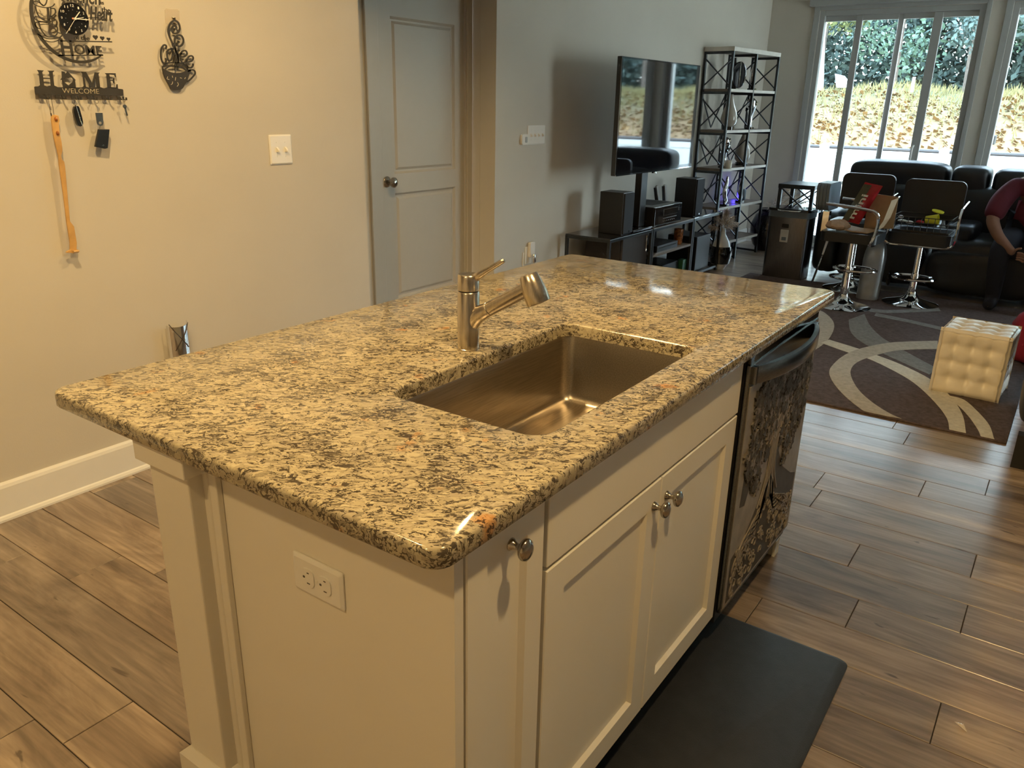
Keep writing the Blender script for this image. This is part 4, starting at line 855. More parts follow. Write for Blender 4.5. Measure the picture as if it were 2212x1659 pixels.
# things hanging on it
yh = yr - .012
def ring(cx_, cz_, r_, w_, y_, name, mat, parent):
    return MB().tube([(cx_ + r_ * math.cos(a), y_, cz_ + r_ * math.sin(a)) for a in [2 * PI * i / 20 for i in range(20)]], w_, 6, closed=True).build(name, mat, parent, smooth_=True)
fobc = D['r_ring1'][0]
t = thing('key_fob', 'shiny black and chrome car key fob on a split ring', 'key fob', (fobc[0], yh, D['r_fob'][6][1]))
ring(fobc[0], fobc[1] - .001, .0095, .0006, yh, 'split_ring', 'chrome', t)
fp = D['r_fob']
MB().prism(smooth(fp, 3, True), fXZ, yh + .004, yh - .008).build('fob_case', 'black_gloss', t, bevel=.003)
MB().tube([(fp[1][0] + .003, yh - .0085, fp[1][1]), ((fp[4][0] + fp[9][0]) / 2 + .004, yh - .0095, fp[4][1]), (fp[5][0] - .001, yh - .0085, fp[5][1])], [.001, .0022, .0012], 8).build('chrome_strip', 'chrome', t, smooth_=True)
MB().lathe([(.003, 0), (.0035, .004), (.002, .006)], (fp[1][0] + .0035, yh - .001, fp[1][1] - .001), 10).build('ring_lug', 'chrome', t, smooth_=True)
rc2 = D['r_ring2'][0]
t = thing('keychain', 'keychain with a steel tag and a black leather card holder', 'keychain', (rc2[0], yh, D['r_card'][4][1]))
ring(rc2[0], rc2[1], .0055, .0006, yh, 'split_ring', 'chrome', t)
MB().tube([(p[0], yh, p[1]) for p in D['r_link2']], .0012, 8).build('swivel', 'nickel', t)
MB().prism([D['r_tag'], [(D['r_tagh'][0][0] + .0055 * math.cos(a), D['r_tagh'][0][1] + .001 + .0050 * math.sin(a)) for a in [2 * PI * i / 12 for i in range(12)]]], fXZ, yh, yh - .002).build('steel_tag', 'nickel', t)
cd = D['r_card']
MB().tube([(D['r_tagh'][0][0], yh - .001, D['r_tagh'][0][1] - .004), ((cd[0][0] + D['r_tagh'][0][0]) / 2, yh - .001, cd[0][1])], .0010, 6).build('link', 'nickel', t)
MB().prism(cd, fXZ, yh + .003, yh - .007).build('card_holder', 'leather_black', t, bevel=.0015)
text_mesh('r3', (cd[3][0] - .010, cd[3][1] + .010, cd[3][0] - .003, cd[3][1] + .0145), fXZ, yh - .0071, yh - .0075).build('silver_mark', 'chrome', t, fix=False)
ky, kh, kb = D['r_key'][0], D['r_keyh'][0], D['r_keyb']
t = thing('brass_key', 'small bare house key on the last hook of the key rack', 'key', (kh[0], yh, kb[1][1]))
ring(ky[0] + .001, ky[1] - .003, .0045, .0006, yh, 'split_ring', 'chrome', t)
MB().prism([[(kh[0] + .0072 * math.cos(a), kh[1] + .0066 * math.sin(a)) for a in [2 * PI * i / 16 for i in range(16)]]], fXZ, yh, yh - .0018).prism([(kh[0] - .0025, kh[1] - .005), (kh[0] + .004, kh[1] - .005), (kb[1][0] + .0045, kb[1][1]), (kb[1][0], kb[1][1] - .001), (kb[1][0] - .002, kb[1][1] + .002)], fXZ, yh, yh - .0018).build('key_blade', 'nickel', t)
# back scratcher
sc_ = thing('back_scratcher', 'long bamboo back scratcher with two roller beads hung by a black cord', 'back scratcher', (.745, yh, .90))
bod = smooth(D['scr'], 1, True)
MB().prism(bod, fXZ, yh + .003, yh - .006).build('handle', 'bamboo', sc_, bevel=.002)
sp = D['scr']; tip = min(sp, key=lambda p: p[1])
MB().prism([(yh - .001, tip[1] + .002), (yh - .010, tip[1] - .001), (yh - .022, tip[1] + .006), (yh - .020, tip[1] + .010), (yh - .004, tip[1] + .010)], lambda u, v, w_: (w_, u, v), tip[0] - .004, tip[0] + .016).build('claw', 'bamboo', sc_, bevel=.001)
for (kx, kz) in (D['r_knob1'][0], D['r_knob2'][0]): MB().ell((kx, yh - .007, kz), (.0052, .007, .0075), 16, 10).build('bead', 'bead_wood', sc_, smooth_=2)
MB().tube([(p[0], yh - .001, p[1]) for p in D['r_cord']], .0007, 6).tube([(p[0], yh - .001, p[1]) for p in D['r_cord2']], .0007, 6).tube([(D['r_cord2'][-1][0] + .0005, yh - .001, D['r_cord2'][-1][1] + .010), (D['r_cord2'][-1][0] + .001, yh - .001, D['r_cord2'][-1][1] - .002)], .0018, 6).build('cord', 'black_plastic', sc_)
# coffee sign
ys = YL - .010
pd = thing('adhesive_hook', 'clear adhesive pad hook holding the coffee sign', 'hook', (D['k_hook'][0][0], YL, 1.70))
MB().prism(D['k_pad'], fXZ, YL - .0008, YL - .0020).build('pad', 'clear_pad', pd)
hk = D['k_hook'][0]
MB().lathe([(.005, 0), (.004, .003), (.0015, .004), (.0015, .014)], (hk[0], YL - .002, hk[1] + .001), 14, (0, -1, 0)).build('hook_pin', 'nickel', pd, smooth_=True)
cs = thing('coffee_sign', 'black cut-out sign of a steaming cup with coffee lettering', 'sign', (hk[0], ys, 1.46))
st = MB()
for k_ in ('st1', 'st2'): st.ribbon(D['k_' + k_], .0062, fXZ, ys, ys - .004, sub=4)
st.ribbon([hk, (hk[0] + .0005, hk[1] - .006)], .004, fXZ, ys, ys - .004, sub=1)
st.build('steam_swirls', 'black_metal', cs)
lt = MB()
for k_ in ('c', 'f1', 'f2', 'fb', 'e1', 'e2'): lt.ribbon(D['k_' + k_], .0055, fXZ, ys, ys - .004, sub=4)
lt.ribbon(D['k_o'][:-1], .0055, fXZ, ys, ys - .004, closed=True, sub=4)
lt.build('coffee_lettering', 'black_metal', cs)
cu_ = MB().prism(smooth(D['k_cup'], 3, True), fXZ, ys, ys - .004).ribbon(D['k_rimo'], .0048, fXZ, ys, ys - .004).ribbon(D['k_rimi'], .0035, fXZ, ys, ys - .004).ribbon(D['k_rimr'], .0045, fXZ, ys, ys - .004).ribbon(D['k_hd'], .0055, fXZ, ys, ys - .004)
cu_.build('cup', 'black_metal', cs)
cc_ = MB()
for k_ in ('c1', 'c2', 'c3', 'c4', 'c5', 'c6', 'c7'): cc_.ribbon(D['k_' + k_], .0018, fXZ, ys - .004, ys - .0044, sub=3)
cc_.build('cut_out_curls', 'cream_wax', cs)
# plug-in warmer low on the wall, seen over the worktop edge
wx = thing('plug_in_warmer', 'patterned chrome plug-in warmer low on the kitchen wall behind the worktop', 'warmer', (1.107, YL, .43))
q = MB(); n = 14; vs = []
for zz, sag in ((.44, 0), (.575, 1)):
    for r_ in (.046, .043):
        for i in range(n + 1):
            t_ = i / n; a = PI * (1 - t_) ; vs.append((1.112 + r_ * math.cos(a), YL - .022 - r_ * .75 * math.sin(a), zz - sag * (.010 * math.sin(PI * t_)) + sag * .006 * t_))
L = n + 1; fs = []
for i in range(n): fs += [(i, i + 1, 2 * L + i + 1, 2 * L + i), (L + i, 3 * L + i, 3 * L + i + 1, L + i + 1), (2 * L + i, 2 * L + i + 1, 3 * L + i + 1, 3 * L + i)]
q.add(vs, fs); q.build('shade', 'chrome', wx, smooth_=True)
pt = MB()
for i in range(8):
    for s_ in (-1, 1):
        a0_ = PI * (.25 + .06 * i); a1_ = a0_ + s_ * .35
        zz = .47 + .012 * i if s_ > 0 else .56 - .012 * i
        pt.tube([(1.112 + .047 * math.cos(PI - a0_), YL - .022 - .0362 * math.sin(a0_), zz), (1.112 + .047 * math.cos(PI - a1_), YL - .022 - .0362 * math.sin(a1_), zz + .022)], .0016, 6)
pt.build('lattice_pattern', 'brown_panel', wx)
MB().box(1.085, 1.139, YL - .03, YL - .001, .43, .50).build('plug_body', 'plate_white', wx, bevel=.003)
# recessed ceiling lamps
for i, (x, y) in enumerate(CANS):
    t = thing('recessed_lamp', 'round recessed ceiling lamp over the kitchen, one of four alike', 'lamp', (x, y, CZ), group='recessed lamps in the kitchen ceiling')
    MB().lathe([(.095, 0), (.095, -.004), (.078, -.007), (.075, -.001)], (x, y, CZ), 28).build('trim_ring', 'trim_white', t, smooth_=True)
    MB().lathe([(.074, -.002), (.074, -.0035)], (x, y, CZ), 28).build('lens', 'lamp_glow', t)
# ================================================================== living room
# --- media console: three open sections along the wall
def frame_box(q, x0, x1, y0, y1, z0, z1, w=.022):
    for x in (x0 + w / 2, x1 - w / 2):
        for y in (y0 + w / 2, y1 - w / 2): q.box(x - w / 2, x + w / 2, y - w / 2, y + w / 2, z0, z1)
    for z in (z0 + .03, z1 - w):
        for y in (y0, y1 - w): q.box(x0 + w, x1 - w, y + .001, y + w - .001, z, z + w)
        for x in (x0, x1 - w): q.box(x + .001, x + w - .001, y0 + w, y1 - w, z, z + w)
co = thing('media_console', 'black metal media console of three open sections under the television', 'console', (5.40, 2.30, 0))
FY, BY, TZ = 2.11, 2.485, .55
for i, (a, b_) in enumerate(((4.36, 5.06), (5.07, 5.86), (5.87, 6.52))):
    q = MB(); frame_box(q, a, b_, FY, BY, 0, TZ - .008); q.build('frame', 'dark_frame', co, bevel=.002)
MB().box(4.365, 5.055, FY + .004, BY, TZ - .008, TZ).build('top_panel', 'black_gloss', co)
MB().box(5.875, 6.515, FY + .004, BY, TZ - .008, TZ).build('top_panel', 'black_gloss', co)
MB().box(5.075, 5.855, FY + .002, BY, TZ - .022, TZ - .002).build('shelf', 'shelf_wood', co)
MB().box(5.095, 5.835, FY + .002, BY - .03, .315, .333).build('shelf', 'shelf_wood', co)
MB().box(5.095, 5.835, FY + .002, BY - .03, .060, .078).build('shelf', 'shelf_wood', co)
MB().box(4.62, 5.03, FY + .03, FY + .045, .06, .52).build('door', 'brown_panel', co)
MB().box(4.62, 4.635, FY + .05, BY - .03, .06, .52).build('side_panel', 'brown_panel', co)
MB().lathe([(.006, 0), (.006, .012), (.004, .02), (.006, .03), (.004, .09), (.006, .10), (.006, .12)], (4.99, FY + .018, .38), 12).build('door_pull', 'chrome', co, smooth_=True)
MB().box(5.895, 5.955, FY + .03, FY + .042, .06, .30).box(5.895, 5.955, FY + .03, FY + .042, .32, .52).build('door_panel', 'brown_panel', co)
# speakers
def speaker(name, label, x0, x1, y0, y1, z0, z1, group=None):
    t = thing(name, label, 'speaker', ((x0 + x1) / 2, (y0 + y1) / 2, z0), group=group)
    MB().box(x0, x1, y0 + .012, y1, z0, z1).build('cabinet', 'black_plastic', t, bevel=.004)
    MB().box(x0 + .006, x1 - .006, y0, y0 + .0119, z0 + .006, z1 - .006).build('grille', 'grille_cloth', t, bevel=.003)
    MB().box(x0 + .09, x0 + .10, y0 - .002, y0 - .0002, z0 + .012, z0 + .026).build('badge', 'chrome', t)
    return t
speaker('bookshelf_speaker', 'black bookshelf speaker at the left end of the media console', 4.575, 4.735, 2.125, 2.33, TZ, .852)
speaker('bookshelf_speaker', 'black bookshelf speaker right of the receiver on the media console', 5.93, 6.10, 2.14, 2.34, TZ, .868)
rv = thing('receiver', 'black stereo receiver with a silver-framed display between the two speakers', 'receiver', (5.36, 2.28, TZ))
MB().box(5.075, 5.575, 2.125, 2.45, TZ + .010, .706).build('case', 'black_plastic', rv, bevel=.004)
MB().box(5.075, 5.575, 2.112, 2.1245, TZ + .012, .704).build('front_panel', 'black_gloss', rv, bevel=.002)
q = MB()
for (a, b_, c, d) in ((5.235, 5.49, .676, .681), (5.235, 5.49, .628, .632), (5.230, 5.236, .628, .681), (5.515, 5.522, .648, .690)): q.box(a, b_, 2.109, 2.1118, c, d)
q.build('display_trim', 'chrome', rv)
q = MB()
for i in range(12): q.box(5.225 + .022 * i, 5.233 + .022 * i, 2.109, 2.1118, .606, .611)
for i in range(7): q.box(5.225 + .034 * i, 5.232 + .034 * i, 2.109, 2.1118, .586, .591)
q.build('buttons', 'silver_plastic', rv)
for x in (5.19, 5.55): MB().box(x - .012, x + .012, 2.16, 2.19, TZ, TZ + .0098).build('foot', 'black_plastic', rv)
q = MB()
for i in range(14): q.box(5.20 + .024 * i, 5.212 + .024 * i, 2.20, 2.40, .7062, .7068)
q.build('vent_slots', 'dark_void', rv)
pl_ = thing('disc_player', 'slim black disc player on the shelf below the receiver', 'player', (5.42, 2.3, .333))
MB().box(5.22, 5.62, 2.14, 2.42, .333, .385).build('case', 'black_plastic', pl_, bevel=.003)
MB().box(5.25, 5.58, 2.1365, 2.1398, .366, .370).build('silver_strip', 'chrome', pl_)
ch = thing('amber_candle_holder', 'speckled amber glass candle holder on the console shelf beside the player', 'candle holder', (5.74, 2.19, .333))
MB().lathe([(.030, 0), (.036, .02), (.040, .07), (.040, .13), (.036, .131), (.034, .02), (.001, .012)], (5.74, 2.19, .333), 20).build('glass', 'amber_glass', ch, smooth_=True)
MB().box(5.40, 5.72, 2.16, 2.40, .078, .20).build('storage_box', 'black_plastic', None, bevel=.004, label='black box on the lowest shelf of the media console', cat='box')
MB().box(5.745, 5.82, 2.13, 2.18, .078, .20).build('small_display', 'green_display', None, label='small dark green box at the right of the lowest console shelf', cat='box')
cb_ = MB().tube(smooth([(4.80, 2.30, .558), (4.86, 2.24, .565), (4.94, 2.22, .575), (5.02, 2.26, .556), (5.06, 2.20, .60), (5.10, 2.17, .556)], 4), .006, 6)
cb_.build('coiled_cable', 'black_plastic', None, smooth_=True, label='black cable coiled on the console between the left speaker and the receiver', cat='cable')
# television
tv = thing('television', 'large flat television with a glossy black screen on a post', 'television', (5.05, 2.12, .555))
TX0, TX1, TZ0, TZ1, TY = 4.355, 5.67, .985, 1.755, 2.10
MB().box(TX0, TX1, TY, TY + .035, TZ0, TZ1).build('bezel', 'black_gloss', tv, bevel=.004)
MB().box(TX0 + .016, TX1 - .012, TY - .0015, TY - .0003, TZ0 + .028, TZ1 - .012).build('screen', 'tv_screen', tv)
MB().box(TX0 + .004, TX1 - .004, TY - .004, TY - .0005, TZ0 - .002, TZ0 + .006).build('chrome_edge', 'chrome', tv)
MB().box(TX0 + .2, TX1 - .2, TY + .0352, TY + .07, TZ0 + .08, TZ0 + .5).build('rear_housing', 'black_plastic', tv, bevel=.006)
MB().box(4.93, 5.03, TY + .075, TY + .13, TZ + .018, 1.45).build('post', 'black_plastic', tv, bevel=.004)
MB().box(4.80, 5.16, TY + .0705, TY + .0745, 1.2, 1.5).build('mount_plate', 'black_metal', tv)
MB().box(4.74, 5.12, TY + .02, TY + .30, TZ + .002, TZ + .017).build('stand_base', 'black_gloss', tv, bevel=.005)
MB().lathe([(.020, 0), (.016, .008), (.004, .012)], (4.98, TY + .004, TZ0 - .013), 14).build('logo_bump', 'chrome', tv, smooth_=True)
MB().tube(smooth([(5.16, 2.30, 1.30), (5.18, 2.30, 1.0), (5.17, 2.30, .85), (5.14, 2.30, .74), (5.09, 2.33, .715), (5.06, 2.36, .715)], 5), .0045, 6).build('hanging_cable', 'black_plastic', None, smooth_=True, label='black cable hanging down from behind the television', cat='cable')
# framed glass panels leaning behind the right speaker
for i, (x, dx) in enumerate(((5.80, -.10), (5.93, -.07))):
    q = thing('white_tray', ['white-topped dark slat leaning behind the right speaker, left of the pair', 'white-topped dark slat leaning behind the right speaker, right of the pair'][i], 'stand', (x, 2.42, TZ), group='leaning slats behind the right speaker')
    MB().beam((x, 2.42, TZ + .01), (x + dx, 2.42, .80), .05, .012, (0, 1, 0)).build('slat', 'black_plastic', q)
    MB().beam((x + .008, 2.412, TZ + .06), (x + dx + .010, 2.412, .805), .028, .008, (0, 1, 0)).build('white_face', 'white_ceramic', q)

# --- bookcase
bc = thing('open_bookcase', 'tall open bookcase of dark metal X frames with greyish wood shelves', 'bookcase', (7.24, 2.335, 0))
FX = (6.735, 7.225, 7.745); F0, F1 = 2.19, 2.48; SZ = (.175, .52, .88, 1.225, 1.585, 1.925)
for x in FX:
    q = MB(); q.box(x - .011, x + .011, F0, F0 + .022, 0, 1.925).box(x - .011, x + .011, F1 - .022, F1, 0, 1.925)
    q.box(x - .010, x + .010, F0 + .022, F1 - .022, .01, .028)
    for z in SZ: q.box(x - .010, x + .010, F0 + .022, F1 - .022, z - .022, z - .0005)
    q.build('side_frame', 'dark_frame', bc)
    for i in range(5):
        a, b_ = SZ[i] + .045, SZ[i + 1] - .06
        MB().beam((x, F0 + .012, a), (x, F1 - .012, b_), .012, .010).beam((x, F0 + .012, b_), (x, F1 - .012, a), .012, .010).build('cross_brace', 'dark_frame', bc)
for i, z in enumerate(SZ):
    if i == 5: MB().box(6.72, 7.75, F0 - .004, F1 + .004, z + .0005, z + .038).build('top_board', 'shelf_edge', bc, bevel=.002)
    else:
        s_ = MB().box(6.747, 7.213, F0 + .006, F1 - .004, z, z + .024).box(7.237, 7.723, F0 + .006, F1 - .004, z, z + .024).build('shelf', 'shelf_wood', bc)
        MB().box(6.747, 7.213, F0 + .002, F0 + .0058, z, z + .024).box(7.237, 7.723, F0 + .002, F0 + .0058, z, z + .024).build('shelf_front_edge', 'shelf_edge', s_)
for i in range(1, 4):
    for (a, b_) in ((6.746, 7.214), (7.236, 7.724)):
        mid = (a + b_) / 2
        MB().beam((a, F1 - .006, SZ[i + 1] - .03), (mid, F1 - .006, SZ[i] + .04), .010, .008).beam((b_, F1 - .006, SZ[i + 1] - .03), (mid, F1 - .006, SZ[i] + .04), .010, .008).build('rear_brace', 'dark_frame', bc)
bc.rotation_euler.z = -math.radians(5)
def lathed(name, label, cat, c, parts, group=None, sy=1.0, seg=20):
    t = thing(name, label, cat, c, group=group)
    for (pn, prof, mat) in parts: MB().lathe(prof, c, seg, sy=sy).build(pn, mat, t, smooth_=True)
    return t
vase = lambda h: [(.045, .03), (.072, .06), (.078, .10), (.066, .16), (.040, .22), (.024, .27), (.022, .29), (.020, h)]
bs = [(.060, 0), (.060, .030), (.045, .0305)]
lathed('teardrop_vase', 'tan teardrop vase on a black foot on the second shelf from the top', 'vase', (6.93, 2.30, 1.249), [('base', bs, 'black_gloss'), ('body', vase(.315), 'tan_ceramic')])
lathed('teardrop_vase', 'tan teardrop vase on a black foot on the middle shelf, right bay', 'vase', (7.40, 2.30, .904), [('base', bs, 'black_gloss'), ('body', vase(.300), 'tan_ceramic')])
def sculpture(label, x, y, z, h, kind):
    t = thing('sculpture', label, 'sculpture', (x, y, z))
    MB().box(x - .035, x + .035, y - .035, y + .035, z, z + .02).build('base', 'black_gloss', t, bevel=.003)
    if kind == 'twist':
        MB().tube(smooth([(x - .01, y, z + .02), (x + .03, y, z + h * .18), (x - .02, y, z + h * .36), (x - .03, y, z + h * .55), (x + .005, y, z + h * .8), (x + .012, y, z + h)], 5), [.010 + .012 * math.sin(PI * i / 25) for i in range(26)], 10).build('twisted_figure', 'chrome', t, smooth_=True)
        MB().tube(smooth([(x + .01, y + .01, z + .02), (x - .02, y, z + h * .25), (x + .03, y, z + h * .5), (x + .035, y, z + h * .7), (x + .0, y, z + h * .95)], 5), .008, 8).build('dark_figure', 'black_gloss', t, smooth_=True)
    else:
        MB().lathe([(.020, .02), (.026, .08), (.020, h * .45), (.034, h * .58), (.048, h * .75), (.044, h * .92), (.020, h)], (x, y, z), 18).build('bust', 'chrome', t, smooth_=True)
        q = MB()
        for i in range(26): a = rnd.uniform(0, 2 * PI); zz = z + h * rnd.uniform(.5, .95); q.box(x + .046 * math.cos(a) - .006, x + .046 * math.cos(a) + .006, y + .046 * math.sin(a) - .006, y + .046 * math.sin(a) + .006, zz - .008, zz + .008)
        q.build('mosaic_tiles', 'black_gloss', t, kind='stuff')
    return t
sculpture('chrome and black twisted sculpture on the upper shelf, right bay', 7.46, 2.30, 1.609, .29, 'twist')
sculpture('chrome mosaic bust on the shelf under the twisted sculpture', 7.45, 2.28, 1.249, .29, 'bust')
sculpture('dark mosaic bust behind the candle on the middle shelf, left bay', 6.90, 2.30, .904, .28, 'bust')
sculpture('slim chrome twisted sculpture on the lower shelf, left bay', 6.94, 2.26, .544, .28, 'twist')
sculpture('dark looping sculpture on the lower shelf, right bay', 7.36, 2.26, .544, .27, 'twist')
t = thing('oval_plaque', 'dark oval plaque with a sunburst ring on the top shelf, left bay', 'plaque', (6.98, 2.26, 1.609))
MB().lathe([(.10, 0), (.10, .010), (.085, .014), (.002, .014)], (6.975, 2.27, 1.735), 28, (-.35, -1, 0), 1.15).build('disc', 'black_gloss', t, smooth_=True)
MB().tube([(6.975 - .35 * .016 + .095 * math.cos(a) * .94, 2.27 - .016 + .033 * math.cos(a), 1.735 + .112 * math.sin(a)) for a in [2 * PI * i / 28 for i in range(28)]], .005, 6, closed=True).build('rim', 'sunburst_metal', t, smooth_=True)
MB().beam((6.96, 2.30, 1.609), (6.92, 2.31, 1.88), .05, .02).build('dark_upright', 'black_metal', t)
t = lathed('jar_candle', 'cream candle in a clear jar on the middle shelf, left bay', 'candle', (6.83, 2.225, .904), [('wax', [(.033, 0), (.034, .055), (.001, .056)], 'cream_wax'), ('jar', [(.036, 0), (.037, .075), (.036, .076), (.035, .058)], 'clear_pad')])
t = thing('glowing_speaker', 'small white cylinder speaker with blue light on the lower shelf at the far end', 'speaker', (7.60, 2.33, .544))
MB().lathe([(.036, 0), (.042, .01), (.042, .10), (.034, .112), (.002, .113)], (7.60, 2.33, .544), 20).build('shell', 'grey_vinyl', t, smooth_=True)
MB().box(7.545, 7.549, 2.33, 2.36, .565, .62).box(7.655, 7.659, 2.33, 2.36, .565, .63).build('light_strip', 'blue_light', t)
light('blue_glow', 'POINT', (7.66, 2.43, .62), .5, (.10, .06, 1.0), .02)
lathed('tall_bottle', 'slim silvery bottle on the bottom shelf behind the pampas grass', 'bottle', (7.10, 2.33, .199), [('body', [(.030, 0), (.034, .02), (.026, .15), (.012, .21), (.016, .25), (.012, .26)], 'silver_plastic')])

# pampas grass
def pampas(name, label, base, pot, plumes, mat, seed):
    t = thing(name, label, 'plant', base)
    for (pn, prof, m_) in pot: MB().lathe(prof, base, 22).build(pn, m_, t, smooth_=True)
    r_ = random.Random(seed); top = max(p[1] for p in pot[0][1])
    q = MB(); st_ = MB()
    for (dx, dy, dz, L) in plumes:
        b0 = Vector(base) + Vector((0, 0, top)); d = Vector((dx, dy, dz)); tipp = b0 + d
        st_.tube([b0 - Vector((0, 0, .05)), b0 + d * .5 + Vector((0, 0, .03)), tipp], .002, 5)
        for i in range(260):
            t_ = r_.random(); p_ = b0 + d * (1 - L * (1 - t_)); w_ = .045 * math.sin(PI * min(1, t_ * 1.0 + .08)) + .008
            dirp = (d.normalized() + Vector((r_.uniform(-1, 1), r_.uniform(-1, 1), r_.uniform(-1.0, .6))) * .75).normalized(); l_ = w_ * r_.uniform(.8, 1.6)
            sd = dirp.cross(Vector((r_.uniform(-1, 1), r_.uniform(-1, 1), r_.uniform(-1, 1)))).normalized() * .0022
            q.add([p_ - sd, p_ + sd, p_ + dirp * l_ + sd * .3 - Vector((0, 0, .01)), p_ + dirp * l_ - sd * .3 - Vector((0, 0, .01))], [(0, 1, 2, 3)])
    st_.build('stems', 'bamboo', t); q.build('plumes', mat, t, kind='stuff', fix=False)
pampas('pampas_vase', 'white and black vase of pinkish pampas grass between console and bookcase', (6.60, 2.12, 0),
       [('vase', [(.05, 0), (.085, .06), (.10, .16), (.07, .26), (.028, .33), (.024, .38)], 'white_ceramic'), ('black_band', [(.088, .055), (.1015, .12), (.1015, .17), (.09, .215)], 'black_gloss')],
       [(-.22, -.02, .13, .8), (-.16, .04, .18, .8), (-.08, -.05, .2, .8), (.20, -.02, .10, .85), (.26, -.05, .03, .85), (.14, .03, .14, .8), (-.26, .04, .05, .8), (.02, .05, .16, .8)], 'pampas_tan', 4)
pampas('pampas_pot', 'round black floor pot of pale pampas grass in the far corner', (7.96, 2.12, 0),
       [('pot', [(.09, 0), (.15, .06), (.19, .18), (.19, .28), (.15, .38), (.11, .42), (.12, .44), (.10, .43)], 'black_gloss')],
       [(-.35, -.08, .10, .8), (-.28, -.15, .16, .85), (.10, -.28, .26, .85), (.05, -.36, .20, .85), (.16, -.20, .30, .8), (-.1, -.2, .22, .8), (.08, -.42, .12, .8)], 'pampas_pale', 9)
t = thing('subwoofer', 'black floor subwoofer under the right end of the media console', 'speaker', (6.20, 2.24, 0))
MB().box(6.04, 6.36, 2.14, 2.42, .055, .36).build('cabinet', 'black_plastic', t, bevel=.006)
for x in (6.07, 6.33): MB().box(x - .015, x + .015, 2.16, 2.19, .052, .0548).build('foot', 'black_metal', t)

# --- rug with inlaid curved bands
rg_ = thing('rug', 'brown area rug with sweeping beige and grey curved bands', 'rug', (5.0, .6, 0))
MB().box(3.42, 6.55, -.515, 1.80, .0008, .011).build('pile', 'rug_brown', rg_, bevel=.004)
def rband(a, b_, mat, z=.0122):
    A, B = smooth(D['g_' + a], 5), smooth(D['g_' + b_], 5); n = min(len(A), len(B)); 
    A = [A[int(i * (len(A) - 1) / (n - 1))] for i in range(n)]; B = [B[int(i * (len(B) - 1) / (n - 1))] for i in range(n)]
    vs = []
    cl = lambda p: (max(3.43, min(6.54, p[0])), max(-.505, min(1.79, p[1])))
    for p, q_ in zip(A, B):
        p, q_ = cl(p), cl(q_); vs += [(p[0], p[1], z), (q_[0], q_[1], z), (q_[0], q_[1], .009), (p[0], p[1], .009)]
    fs = [(4 * i + k_, 4 * i + (k_ + 1) % 4, 4 * i + 4 + (k_ + 1) % 4, 4 * i + 4 + k_) for i in range(n - 1) for k_ in range(4)] + [(3, 2, 1, 0), (4 * n - 4, 4 * n - 3, 4 * n - 2, 4 * n - 1)]
    return MB().add(vs, fs).build('curved_band', mat, rg_)
rband('cr1a', 'cr1b', 'rug_cream'); rband('g1a', 'g1b', 'rug_grey', .0124); rband('loopO', 'loopI', 'rug_beige', .0128)
rband('cr2a', 'cr2b', 'rug_cream', .0126); rband('t1a', 't1b', 'rug_grey'); rband('t2a', 't2b', 'rug_grey', .0125)
rband('lcO', 'lcI', 'rug_beige', .0121)

# --- ottoman: tufted cube
om = thing('tufted_ottoman', 'cream tufted leather cube ottoman standing on the rug', 'ottoman', (4.15, -.27, .0125), math.radians(-3))
def tufted(w, tufts, size, dep):
    n = 30; vs = []; fs = []
    for i in range(n + 1):
        for j in range(n + 1):
            u, v = (i / n - .5) * w, (j / n - .5) * w; h = 0
            for (tu, tv) in tufts: h -= dep * math.exp(-((u - tu) ** 2 + (v - tv) ** 2) / (2 * (.019) ** 2))
            for tu in sorted({t_[0] for t_ in tufts}): h -= dep * .30 * math.exp(-(u - tu) ** 2 / (2 * .005 ** 2))
            for tv in sorted({t_[1] for t_ in tufts}): h -= dep * .30 * math.exp(-(v - tv) ** 2 / (2 * .005 ** 2))
            e_ = max(abs(u), abs(v)) / (w / 2); h -= .016 * max(0, (e_ - .82) / .18) ** 2.2
            vs.append((u, v, h))
    for i in range(n):
        for j in range(n): a = i * (n + 1) + j; fs.append((a, a + n + 1, a + n + 2, a + 1))
    return vs, fs
W_ = .335; HH = .355; tf = [(a, b_) for a in (-.084, 0, .084) for b_ in (-.084, 0, .084)]
vs, fs = tufted(W_, tf, W_, .019)
def place(mapf, name): 
    q = MB().add([mapf(v) for v in vs], fs); q.build(name, 'leather_cream', om, smooth_=2, world=False, fix=False)
place(lambda v: (v[0], v[1], HH + v[2]), 'tufted_top')
hz_ = HH / W_
place(lambda v: (-W_ / 2 - v[2], -v[0], (v[1] / W_ + .5) * HH), 'tufted_side')
place(lambda v: (W_ / 2 + v[2], v[0], (v[1] / W_ + .5) * HH), 'tufted_side')
place(lambda v: (v[0], -W_ / 2 - v[2], (v[1] / W_ + .5) * HH), 'tufted_side')
place(lambda v: (-v[0], W_ / 2 + v[2], (v[1] / W_ + .5) * HH), 'tufted_side')

# --- bar stools
def stool_base(t, x, y, seat_z, ring_z):
    MB().lathe([(.205, 0), (.205, .006), (.185, .014), (.12, .030), (.060, .052), (.036, .085), (.033, .10)], (x, y, .0125), 36).build('base', 'chrome', t, smooth_=True)
    MB().lathe([(.029, .105), (.029, ring_z + .03), (.026, ring_z + .035), (.024, ring_z + .04), (.022, seat_z - .01)], (x, y, .01), 24).build('column', 'chrome', t, smooth_=True)
    return t
def footring(t, x, y, z, d):
    p_ = [(x + d[0] * .045 + .115 * math.cos(a), y + d[1] * .045 + .155 * math.sin(a), z) for a in [2 * PI * i / 30 for i in range(30)]]
    MB().tube(p_, .010, 8, closed=True).build('foot_ring', 'chrome', t, smooth_=True)
